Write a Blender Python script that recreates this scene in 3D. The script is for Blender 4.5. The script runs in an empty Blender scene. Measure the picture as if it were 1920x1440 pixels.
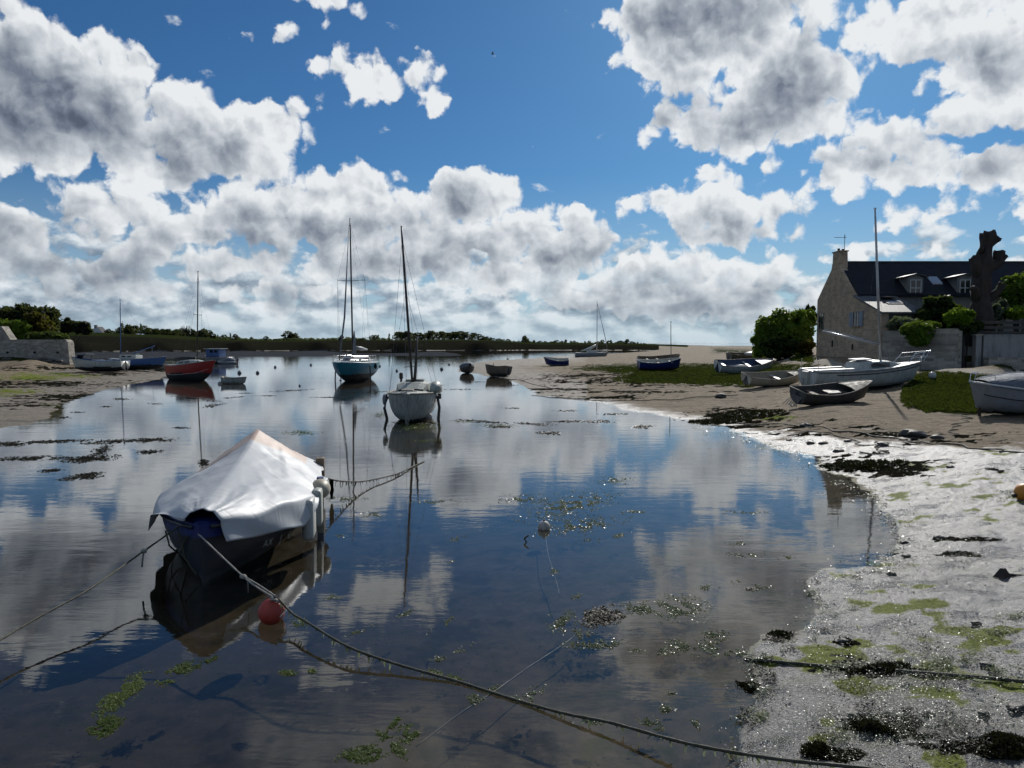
import bpy, bmesh, math, random
import numpy as np
from mathutils import Vector, Matrix, Euler, noise as mnoise
R = math.radians
rnd = random.Random(7)
scene = bpy.context.scene
COL = scene.collection

# ------------------------------------------------------------------ camera
CAM_H, FPX, HOR = 3.0, 1400.0, 643.0          # eye height (m), focal length in photo pixels, horizon row
PITCH = math.atan((720.0 - HOR) / FPX)
cam_d = bpy.data.cameras.new("camera"); cam = bpy.data.objects.new("camera", cam_d); COL.objects.link(cam)
cam_d.sensor_width = 36.0; cam_d.lens = FPX / 1920.0 * 36.0
cam_d.clip_start = 0.05; cam_d.clip_end = 60000.0
cam.location = (0, 0, CAM_H); cam.rotation_euler = (math.pi / 2 - PITCH, 0, 0)
scene.camera = cam

def ray(px, py):
    cx, cy = (px - 960.0) / FPX, -(py - 720.0) / FPX
    return Vector((cx, math.cos(PITCH) + cy * math.sin(PITCH), -math.sin(PITCH) + cy * math.cos(PITCH)))
def at(px, py, z=0.0):                         # where that line of sight meets height z
    d = ray(px, py); t = (z - CAM_H) / d.z
    return Vector((d.x * t, d.y * t, z))
def atd(px, py, Y):                            # where it meets depth Y
    d = ray(px, py); t = Y / d.y
    return Vector((d.x * t, Y, CAM_H + d.z * t))

# ------------------------------------------------------------------ sun and exposure
SUN_AZ, SUN_EL = R(21.5), R(32)                  # azimuth from +Y towards +X
SUND = Vector((math.sin(SUN_AZ) * math.cos(SUN_EL), math.cos(SUN_AZ) * math.cos(SUN_EL), math.sin(SUN_EL)))
sl = bpy.data.lights.new("sun", 'SUN'); sun = bpy.data.objects.new("sun", sl); COL.objects.link(sun)
sl.energy = 3.2; sl.angle = R(0.53); sl.color = (1.0, 0.96, 0.9)
sun.rotation_euler = SUND.to_track_quat('Z', 'Y').to_euler()
scene.view_settings.view_transform = 'Standard'; scene.view_settings.look = 'None'
scene.view_settings.exposure = 0.22; scene.view_settings.gamma = 1.0
scene.cycles.max_bounces = 8; scene.cycles.transparent_max_bounces = 16
scene.cycles.sample_clamp_indirect = 6.0
scene.cycles.caustics_reflective = False; scene.cycles.caustics_refractive = False

# ------------------------------------------------------------------ node helpers
class NG:
    def __init__(s, tree): s.t = tree; s.n = tree.nodes; s.l = tree.links
    def set(s, sock, v):
        if v is None: return
        if isinstance(v, bpy.types.NodeSocket): s.l.new(v, sock)
        else: sock.default_value = v
    def math(s, op, a, b=None, c=None, clamp=False):
        n = s.n.new('ShaderNodeMath'); n.operation = op; n.use_clamp = clamp
        for i, v in enumerate((a, b, c)): s.set(n.inputs[i], v)
        return n.outputs[0]
    def vec(s, op, a, b=None, scale=None):
        n = s.n.new('ShaderNodeVectorMath'); n.operation = op
        s.set(n.inputs[0], a); s.set(n.inputs[1], b)
        if scale is not None: s.set(n.inputs[3], scale)
        return n.outputs['Value'] if op in ('LENGTH', 'DISTANCE', 'DOT_PRODUCT') else n.outputs[0]
    def comb(s, x=0.0, y=0.0, z=0.0):
        n = s.n.new('ShaderNodeCombineXYZ')
        for i, v in enumerate((x, y, z)): s.set(n.inputs[i], v)
        return n.outputs[0]
    def sep(s, v):
        n = s.n.new('ShaderNodeSeparateXYZ'); s.l.new(v, n.inputs[0]); return n.outputs
    def noise(s, v, scale, detail=4.0, rough=0.55, dist=0.0, col=False, dims='3D', lac=2.0):
        n = s.n.new('ShaderNodeTexNoise'); n.noise_dimensions = dims
        s.set(n.inputs['Vector'], v); s.set(n.inputs['Scale'], scale); n.inputs['Detail'].default_value = detail
        n.inputs['Roughness'].default_value = rough; n.inputs['Distortion'].default_value = dist
        n.inputs['Lacunarity'].default_value = lac
        return n.outputs['Color'] if col else n.outputs[0]
    def vor(s, v, scale, detail=0.0, rough=0.5, dims='3D', feature='F1', out='Distance', rand=1.0):
        n = s.n.new('ShaderNodeTexVoronoi'); n.voronoi_dimensions = dims; n.feature = feature
        s.set(n.inputs['Vector'], v); n.inputs['Scale'].default_value = scale
        n.inputs['Randomness'].default_value = rand
        if feature not in ('DISTANCE_TO_EDGE', 'N_SPHERE_RADIUS'):
            n.inputs['Detail'].default_value = detail; n.inputs['Roughness'].default_value = rough
        return n.outputs[out]
    def rng(s, v, a, b, c=0.0, d=1.0, smooth=False):
        n = s.n.new('ShaderNodeMapRange'); n.interpolation_type = 'SMOOTHSTEP' if smooth else 'LINEAR'
        for i, x in enumerate((v, a, b, c, d)): s.set(n.inputs[i], x)
        return n.outputs[0]
    def mix(s, f, a, b, blend='MIX'):
        n = s.n.new('ShaderNodeMix'); n.data_type = 'RGBA'; n.blend_type = blend
        s.set(n.inputs[0], f); s.set(n.inputs[6], a4(a)); s.set(n.inputs[7], a4(b))
        return n.outputs[2]
    def ramp(s, f, stops):
        n = s.n.new('ShaderNodeValToRGB'); e = n.color_ramp.elements
        while len(e) < len(stops): e.new(0.5)
        for k, (p, c) in zip(e, stops): k.position = p; k.color = a4(c)
        s.set(n.inputs[0], f); return n.outputs[0]
    def mapping(s, v, loc=(0, 0, 0), rot=(0, 0, 0), scale=(1, 1, 1), kind='POINT'):
        n = s.n.new('ShaderNodeMapping'); n.vector_type = kind; s.set(n.inputs[0], v)
        n.inputs[1].default_value = loc; n.inputs[2].default_value = rot; n.inputs[3].default_value = scale
        return n.outputs[0]
def a4(c):
    if isinstance(c, (tuple, list)) and len(c) == 3: return (c[0], c[1], c[2], 1.0)
    return c
def srgb(r, g, b):
    f = lambda v: (v / 255 / 12.92) if v / 255 <= 0.04045 else ((v / 255 + 0.055) / 1.055) ** 2.4
    return (f(r), f(g), f(b), 1.0)

# ------------------------------------------------------------------ world: clear sky with cumulus
def build_world():
    w = bpy.data.worlds.new("World"); scene.world = w; w.use_nodes = True
    g = NG(w.node_tree); g.n.clear()
    out = g.n.new('ShaderNodeOutputWorld'); bg = g.n.new('ShaderNodeBackground')
    g.l.new(bg.outputs[0], out.inputs[0])
    sky = g.n.new('ShaderNodeTexSky'); sky.sky_type = 'NISHITA'; sky.sun_disc = False
    sky.sun_elevation = SUN_EL; sky.sun_rotation = SUN_AZ
    sky.air_density = 1.0; sky.dust_density = 0.4; sky.ozone_density = 2.2
    tc = g.n.new('ShaderNodeTexCoord')
    d = tc.outputs['Generated']
    dx, dy, dz = g.sep(d)
    az = g.math('MULTIPLY', g.math('ARCTAN2', dx, dy), 57.2958)
    el = g.math('MULTIPLY', g.math('ARCSINE', dz), 57.2958)
    P = g.comb(az, el, 0.0)
    # domain warp: billows
    w1 = g.vec('SUBTRACT', g.noise(P, 0.14, 1.0, 0.5, col=True, dims='2D'), (0.5, 0.5, 0.5))
    w2 = g.vec('SUBTRACT', g.noise(P, 0.45, 5.0, 0.52, col=True, dims='2D'), (0.5, 0.5, 0.5))
    PW = g.vec('ADD', P, g.vec('ADD', g.vec('SCALE', w1, scale=0.6), g.vec('SCALE', w2, scale=1.9)))
    PW = g.comb(*g.sep(PW)[:2], 0.0)
    PS = g.vec('ADD', P, g.vec('SCALE', w1, scale=2.5))
    PS = g.comb(*g.sep(PS)[:2], 0.0)
    def blobs(src, lst, k):
        d0 = None
        for (px, py, rx, ry, rot) in lst:
            r = ray(px, py).normalized()
            a, e = math.degrees(math.atan2(r.x, r.y)), math.degrees(math.asin(r.z))
            sc = 0.0409 * math.cos(R(a)) ** 1.0
            sx, sy = rx * sc * 1.09, ry * sc * 1.13
            # the 1e-7 term only makes each step wait for the last, so the node stack stays small
            v = src if d0 is None else g.vec('MULTIPLY_ADD', g.comb(d0, 0.0, 0.0), (1e-7, 0, 0), None)
            if d0 is not None: g.l.new(src, v.node.inputs[2])
            m = g.mapping(v, (a, e, 0), (0, 0, R(rot)), (sx, sy, 1), 'TEXTURE')
            q = g.math('MULTIPLY_ADD', g.vec('LENGTH', m), min(sx, sy), -min(sx, sy))
            d0 = q if d0 is None else g.math('SMOOTH_MIN', d0, q, k)
        return d0
    D = blobs(PW, CLOUDS, 0.9)
    DK = blobs(PS, DARKS, 1.2)
    # cauliflower puffs
    def puff(v):
        return g.vor(v, 0.45, 4.0, 0.42, dims='2D')
    PP = g.vec('ADD', P, g.vec('SCALE', w2, scale=1.6))
    pf = puff(PP)
    off = (0.28, 0.42, 0.0)
    pf2 = puff(g.vec('ADD', PP, off))
    nz = g.noise(P, 0.45, 5.0, 0.5, dims='2D')
    nz2 = g.noise(g.vec('ADD', P, (0.4, 0.8, 0)), 0.45, 5.0, 0.5, dims='2D')
    # depth inside the cloud (degrees), edges broken by puffs
    depth = g.math('SUBTRACT', g.math('MULTIPLY', D, -1.0), g.math('MULTIPLY', g.math('SUBTRACT', pf, 0.72), 1.35))
    depth = g.math('ADD', depth, g.math('MULTIPLY', g.math('SUBTRACT', nz, 0.5), 1.6))
    alpha = g.rng(depth, -0.05, 0.48, smooth=True)
    # generic low field of small far clouds and overhead cloud out of frame
    lowv = g.comb(g.math('MULTIPLY', az, 0.26), g.math('MULTIPLY', el, 0.50), 0.0)
    ln = g.noise(lowv, 1.0, 6.0, 0.52, dist=0.0, dims='2D')
    ln2 = g.noise(g.vec('ADD', lowv, (0.12, 0.30, 0)), 1.0, 6.0, 0.52, dist=0.0, dims='2D')
    cov = g.rng(el, 3.0, 9.5, 0.19, -0.22)
    lal = g.rng(g.math('ADD', ln, cov), 0.47, 0.60, smooth=True)
    lal = g.math('MULTIPLY', lal, g.rng(el, 0.3, 2.6, 0.35, 1.0))
    hn = g.noise(g.vec('MULTIPLY', d, (1, 1, 1)), 3.1, 6.0, 0.55)
    hal = g.math('MULTIPLY', g.rng(hn, 0.49, 0.60, smooth=True), g.rng(el, 24.5, 28.0, 0.0, 1.0))
    # brightness of cloud: white rims, grey thick cores, relief lit from the sun's side
    toward = g.vec('DOT_PRODUCT', d, tuple(SUND))
    glow = g.rng(toward, 0.55, 1.0, 0.0, 1.0)
    thick = g.rng(depth, 0.5, 3.4)
    relief = g.math('ADD', g.math('MULTIPLY', g.math('SUBTRACT', pf2, pf), 0.50), g.math('MULTIPLY', g.math('SUBTRACT', nz, nz2), 0.9))
    dark = g.math('MULTIPLY', g.rng(g.math('ADD', DK, g.math('MULTIPLY', g.math('SUBTRACT', nz, 0.5), -3.0)), 1.8, -1.2, smooth=True), 0.95)
    lum = g.math('SUBTRACT', g.math('SUBTRACT', 0.88, g.math('MULTIPLY', thick, 0.13)), g.math('MULTIPLY', dark, 0.46))
    lum = g.math('ADD', lum, g.math('MULTIPLY', relief, 0.74))
    lum = g.math('ADD', lum, g.math('MULTIPLY', glow, 0.10))
    lum = g.math('ADD', lum, g.rng(depth, 0.2, 1.7, 0.13, 0.0))
    lum = g.math('MAXIMUM', lum, 0.13)
    ccol = g.ramp(g.rng(lum, 0.0, 1.0), [(0.0, srgb(50, 58, 72)), (0.3, srgb(108, 116, 130)), (0.55, srgb(150, 157, 166)), (0.8, srgb(192, 197, 202)), (1.0, srgb(220, 223, 225))])
    llum = g.math('ADD', g.math('ADD', 0.60, g.math('MULTIPLY', g.math('SUBTRACT', ln, ln2), 2.6)), g.math('MULTIPLY', glow, 0.12))
    llum = g.math('SUBTRACT', llum, g.math('MULTIPLY', dark, 0.25))
    lcol = g.ramp(llum, [(0.0, srgb(108, 122, 138)), (0.35, srgb(140, 153, 167)), (0.6, srgb(170, 182, 192)), (1.0, srgb(214, 220, 224))])
    # blue of the air
    base = g.vec('MULTIPLY', sky.outputs[0], (SKYT[0], SKYT[1], SKYT[2]))
    hz = g.rng(el, 0.0, 13.0, 1.0, 0.0)
    hz = g.math('MULTIPLY', g.math('POWER', hz, 1.6), 0.92)
    base = g.mix(hz, base, srgb(172, 190, 203))
    c = g.mix(g.math('MULTIPLY', lal, 0.92), base, lcol)
    c = g.mix(g.math('MULTIPLY', hal, 0.9), c, g.mix(g.rng(hn, 0.55, 0.72), srgb(215, 220, 225), srgb(110, 116, 126)))
    c = g.mix(g.math('MULTIPLY', alpha, g.rng(el, 0.0, 6.0, 0.35, 0.97)), c, ccol)
    # below the horizon: dull sea colour
    c = g.mix(g.rng(el, -0.4, -0.05, 1.0, 0.0), c, srgb(90, 105, 115))
    g.l.new(c, bg.inputs['Color']); bg.inputs['Strength'].default_value = 1.0
    w.cycles.sampling_method = 'MANUAL'; w.cycles.sample_map_resolution = 256
SKYT = (0.0158, 0.0335, 0.0505)
# cumulus laid out on the sky: (column, row, half width, half height, turn) of each billow's direction
CLOUDS = [
 (95,185,150,115,-8),(55,75,62,60,0),(225,125,48,50,0),(10,270,95,48,0),(190,200,80,80,0),(250,170,35,60,0),
 (395,265,150,62,-8),(362,170,38,36,0),(500,235,80,42,10),(300,325,90,40,0),(350,215,60,40,0),(240,280,70,50,0),(420,350,70,22,0),
 (640,130,60,26,0),(700,132,60,26,0),(760,152,50,22,20),(795,175,30,18,30),(832,200,22,14,30),(515,68,38,11,10),(605,5,45,14,0),
 (200,400,130,32,8),(160,375,90,22,8),(330,425,60,30,0),(470,400,110,38,0),(650,360,95,42,0),(600,420,170,48,0),(770,430,70,35,0),
 (870,370,72,52,0),(935,375,40,45,0),(900,440,120,45,0),(1080,430,55,42,0),(1040,470,90,48,0),(730,490,220,38,0),(1125,470,25,32,0),(920,520,120,32,0),
 (30,440,55,52,35),(60,500,110,38,0),(230,520,90,40,0),(420,490,110,30,0),(560,545,80,18,0),(520,560,50,35,0),
 (1270,70,115,88,-15),(1340,20,190,55,0),(1475,95,85,45,0),(1450,180,120,72,10),(1550,150,52,48,0),(1300,235,70,34,0),(1420,250,110,32,8),(1560,215,45,30,0),
 (1760,25,190,50,0),(1700,60,50,45,0),(1840,90,100,50,10),(1880,150,70,60,0),(1790,160,55,22,-20),
 (1340,390,120,48,0),(1322,325,32,30,0),(1250,385,60,25,0),(1430,390,85,30,12),(1330,450,115,24,0),
 (1690,265,120,40,-12),(1840,225,90,36,0),(1600,300,95,24,0),(1560,345,70,20,-10),(1730,320,90,20,0),(1870,310,75,42,0),(1900,350,60,30,0),(1780,395,105,22,0),(1600,482,110,11,0),
 (1160,545,60,30,0),(1250,510,140,32,-4),(1380,510,85,32,0),(1290,560,170,38,0),(1120,568,55,11,0),(1420,560,50,45,0),(1030,540,80,40,0),
 (1500,565,40,20,0),(700,400,90,50,0),(820,440,90,40,0),(550,380,70,35,0),(980,430,60,40,0),(380,450,110,32,0),(1030,510,70,26,0),(280,470,60,30,0),(690,150,60,24,10),(1380,60,60,60,0),(1880,60,60,50,0),(1640,310,120,30,-10),
]
DARKS = [
 (95,215,125,70,0),(30,130,50,40,0),(350,290,90,28,-10),
 (600,455,130,28,5),(850,385,32,30,0),(470,440,60,25,0),(880,480,60,24,0),(740,500,110,15,0),(1030,480,60,22,0),(1120,470,15,20,0),
 (190,500,110,28,0),(60,540,100,20,0),(130,430,70,15,0),
 (1330,25,115,48,0),(1480,165,58,52,-15),(1400,215,70,34,0),(1270,200,30,20,0),(1420,440,40,14,0),(1330,452,70,10,0),
 (1290,565,150,26,0),(1180,550,60,20,0),(1870,300,40,22,0),(1850,110,60,18,0),(1690,290,70,12,0),(530,570,25,28,0),
]
build_world()
scene.cycles.use_adaptive_sampling = True; scene.cycles.adaptive_threshold = 0.02; scene.cycles.adaptive_min_samples = 12
# ------------------------------------------------------------------ object helpers
def tag(o, label=None, cat=None, group=None, kind=None):
    if label: o['label'] = label
    if cat: o['category'] = cat
    if group: o['group'] = group
    if kind: o['kind'] = kind
    return o
def empty(name, loc=(0, 0, 0), rz=0.0, rx=0.0, ry=0.0):
    o = bpy.data.objects.new(name, None); COL.objects.link(o)
    o.empty_display_size = 0.2; o.location = loc
    o.rotation_euler = (rx, ry, rz); return o
def thing(name, label, cat, loc=(0, 0, 0), rz=0.0, group=None, rx=0.0, ry=0.0):
    return tag(empty(name, loc, rz, rx, ry), label, cat, group)
def obj(name, verts, faces, mat, parent=None, smooth=False, midx=None, loc=None):
    me = bpy.data.meshes.new(name)
    me.from_pydata([tuple(v) for v in verts], [], [tuple(f) for f in faces])
    for m in (mat if isinstance(mat, (list, tuple)) else [mat]): me.materials.append(m)
    if midx is not None: me.polygons.foreach_set('material_index', np.array(midx, dtype=np.int32))
    if smooth: me.polygons.foreach_set('use_smooth', np.ones(len(me.polygons), dtype=bool))
    me.update()
    o = bpy.data.objects.new(name, me); COL.objects.link(o)
    if parent: o.parent = parent
    if loc is not None: o.location = loc
    return o
class MB:
    """collects shapes that become ONE mesh object"""
    def __init__(s): s.v = []; s.f = []; s.mi = []
    def add(s, V, F, mi=0):
        b = len(s.v); s.v += [Vector(v) for v in V]; s.f += [tuple(b + i for i in f) for f in F]; s.mi += [mi] * len(F); return s
    def box(s, c, d, rz=0.0, mi=0, taper=1.0, rot=None):
        x, y, z = d[0] / 2, d[1] / 2, d[2] / 2
        V = [Vector((a * x * (taper if e > 0 else 1), b * y * (taper if e > 0 else 1), e * z)) for e in (-1, 1) for a, b in ((-1, -1), (1, -1), (1, 1), (-1, 1))]
        M = rot if rot is not None else Matrix.Rotation(rz, 3, 'Z')
        V = [M @ v + Vector(c) for v in V]
        return s.add(V, [(3, 2, 1, 0), (4, 5, 6, 7), (0, 1, 5, 4), (1, 2, 6, 5), (2, 3, 7, 6), (3, 0, 4, 7)], mi)
    def bbox(s, c, d, bev=0.02, rz=0.0, mi=0):
        bm = bmesh.new(); bmesh.ops.create_cube(bm, size=1.0)
        for v in bm.verts: v.co = Vector((v.co.x * d[0], v.co.y * d[1], v.co.z * d[2]))
        bmesh.ops.bevel(bm, geom=bm.edges[:], offset=bev, segments=2, affect='EDGES', profile=0.6)
        M = Matrix.Rotation(rz, 3, 'Z')
        bm.verts.index_update()
        s.add([M @ v.co + Vector(c) for v in bm.verts], [[v.index for v in f.verts] for f in bm.faces], mi); bm.free(); return s
    def tube(s, pts, r, n=8, mi=0, caps=True):
        pts = [Vector(p) for p in pts]; rs = r if isinstance(r, (list, tuple)) else [r] * len(pts)
        V, F = [], []
        up = Vector((0, 0, 1))
        for i, p in enumerate(pts):
            t = (pts[min(i + 1, len(pts) - 1)] - pts[max(i - 1, 0)]).normalized()
            u = up if abs(t.dot(up)) < 0.95 else Vector((0, 1, 0))
            a = t.cross(u).normalized(); b = a.cross(t).normalized()
            for k in range(n):
                th = 2 * math.pi * k / n
                V.append(p + (a * math.cos(th) + b * math.sin(th)) * rs[i])
        for i in range(len(pts) - 1):
            for k in range(n):
                k2 = (k + 1) % n
                F.append((i * n + k, i * n + k2, (i + 1) * n + k2, (i + 1) * n + k))
        if caps:
            F.append(tuple(range(n - 1, -1, -1))); F.append(tuple((len(pts) - 1) * n + k for k in range(n)))
        return s.add(V, F, mi)
    def ball(s, c, r, nu=16, nv=10, mi=0, sc=(1, 1, 1), rot=None):
        V, F = [], []
        for i in range(nv + 1):
            ph = math.pi * i / nv
            for k in range(nu):
                th = 2 * math.pi * k / nu
                q = Vector((math.sin(ph) * math.cos(th) * r * sc[0], math.sin(ph) * math.sin(th) * r * sc[1], math.cos(ph) * r * sc[2]))
                if rot is not None: q = rot @ q
                V.append(q + Vector(c))
        for i in range(nv):
            for k in range(nu):
                k2 = (k + 1) % nu
                F.append((i * nu + k, (i + 1) * nu + k, (i + 1) * nu + k2, i * nu + k2))
        return s.add(V, F, mi)
    def grid(s, P, mi=0, flip=False, close=False):
        n, m = len(P), len(P[0]); V = [p for row in P for p in row]; F = []
        for i in range(n - 1 + (1 if close else 0)):
            for j in range(m - 1):
                a, b = i * m + j, ((i + 1) % n) * m + j
                q = (a, b, b + 1, a + 1)
                F.append(q[::-1] if flip else q)
        return s.add(V, F, mi)
    def build(s, name, mat, parent=None, smooth=False, loc=None):
        return obj(name, s.v, s.f, mat, parent, smooth, s.mi, loc)
def lerp(a, b, t): return a + (b - a) * t
def sag(a, b, drop, n=24):                      # hanging line
    a, b = Vector(a), Vector(b)
    return [a.lerp(b, i / n) - Vector((0, 0, drop * 4 * (i / n) * (1 - i / n))) for i in range(n + 1)]
def spline(pts, n=10):                          # Catmull-Rom through points
    P = [Vector(p) for p in pts]; P = [P[0] * 2 - P[1]] + P + [P[-1] * 2 - P[-2]]; out = []
    for i in range(1, len(P) - 2):
        for k in range(n):
            t = k / n; p0, p1, p2, p3 = P[i - 1:i + 3]
            out.append(0.5 * ((2 * p1) + (p2 - p0) * t + (2 * p0 - 5 * p1 + 4 * p2 - p3) * t * t + (3 * p1 - p0 - 3 * p2 + p3) * t ** 3))
    out.append(P[-2]); return out

# ------------------------------------------------------------------ materials
def newmat(name):
    m = bpy.data.materials.new(name); m.use_nodes = True; g = NG(m.node_tree); g.n.clear()
    o = g.n.new('ShaderNodeOutputMaterial'); b = g.n.new('ShaderNodeBsdfPrincipled'); g.l.new(b.outputs[0], o.inputs[0])
    g.out = o; g.b = b; g.geo = g.n.new('ShaderNodeTexCoord').outputs['Object']
    return m, g
def bump(g, h, strength, dist):
    n = g.n.new('ShaderNodeBump'); g.set(n.inputs['Height'], h); n.inputs['Strength'].default_value = strength
    n.inputs['Distance'].default_value = dist; return n.outputs[0]
def paint(name, c, rough=0.4, dirt=0.35, dc=(0.10, 0.095, 0.07), scale=2.0, metal=0.0, bmp=0.15, streak=True):
    m, g = newmat(name)
    v = g.mapping(g.geo, scale=(1, 1, 0.25) if streak else (1, 1, 1))
    n1 = g.noise(v, scale * 3, 6, 0.65); n2 = g.noise(g.geo, scale * 14, 4, 0.6)
    f = g.math('MULTIPLY', g.rng(n1, 0.45, 0.75), dirt)
    f = g.math('ADD', f, g.math('MULTIPLY', g.rng(n2, 0.5, 0.8), dirt * 0.5))
    g.l.new(g.mix(f, c, dc), g.b.inputs['Base Color'])
    g.l.new(g.rng(n1, 0.3, 0.8, rough * 0.85, min(1, rough * 1.4)), g.b.inputs['Roughness'])
    g.b.inputs['Metallic'].default_value = metal
    if bmp: g.l.new(bump(g, n2, bmp, 0.01), g.b.inputs['Normal'])
    return m
def leafmat(name, c1, c2, c3=None, rough=0.5, tl=0.42, sp=0.1):
    m, g = newmat(name)
    isl = g.n.new('ShaderNodeNewGeometry').outputs['Random Per Island']
    n = g.noise(g.geo, 1.3, 3, 0.6)
    f = g.math('ADD', g.math('MULTIPLY', isl, 0.55), g.math('MULTIPLY', g.rng(n, 0.3, 0.7), 0.45))
    col = g.ramp(f, [(0.0, c1), (0.6, c2), (1.0, c3 or c2)])
    g.l.new(col, g.b.inputs['Base Color']); g.b.inputs['Roughness'].default_value = rough
    g.b.inputs['Specular IOR Level'].default_value = sp
    tr = g.n.new('ShaderNodeBsdfTranslucent'); g.l.new(g.mix(0.25, col, (0.30, 0.36, 0.03)), tr.inputs[0])
    mx = g.n.new('ShaderNodeMixShader'); mx.inputs[0].default_value = tl
    g.l.new(g.b.outputs[0], mx.inputs[1]); g.l.new(tr.outputs[0], mx.inputs[2]); g.l.new(mx.outputs[0], g.out.inputs[0])
    return m
def stone(name, c1, c2, mortar, sx, sy, vert_axis='XZ', wet=True):
    m, g = newmat(name)
    x, y, z = g.sep(g.geo)
    v = g.comb(g.math('ADD', x, y), z, 0.0)
    wv = g.vec('ADD', v, g.vec('SCALE', g.vec('SUBTRACT', g.noise(v, 2.0, 3, 0.5, col=True), (0.5, 0.5, 0.5)), scale=0.22))
    b = g.n.new('ShaderNodeTexBrick'); g.l.new(wv, b.inputs['Vector'])
    b.inputs['Color1'].default_value = a4(c1); b.inputs['Color2'].default_value = a4(c2); b.inputs['Mortar'].default_value = a4(mortar)
    b.inputs['Scale'].default_value = 1.0; b.inputs['Mortar Size'].default_value = 0.018; b.inputs['Mortar Smooth'].default_value = 0.3
    b.inputs['Brick Width'].default_value = sx; b.inputs['Row Height'].default_value = sy; b.offset = 0.37; b.squash = 0.7; b.squash_frequency = 3
    n = g.noise(g.geo, 1.1, 6, 0.65); n2 = g.noise(g.geo, 11, 5, 0.65)
    c = g.mix(g.math('MULTIPLY', g.rng(n, 0.35, 0.7), 0.6), b.outputs[0], g.vec('MULTIPLY', b.outputs[0], (0.55, 0.55, 0.5)))
    c = g.mix(g.math('MULTIPLY', g.rng(n2, 0.5, 0.75), 0.4), c, g.vec('MULTIPLY', b.outputs[0], (1.4, 1.4, 1.35)))
    g.l.new(c, g.b.inputs['Base Color']); g.b.inputs['Roughness'].default_value = 0.9
    h = g.math('ADD', g.math('MULTIPLY', b.outputs[1], -0.6), g.math('MULTIPLY', n2, 0.8))
    g.l.new(bump(g, h, 0.8, 0.05), g.b.inputs['Normal']); return m

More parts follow.
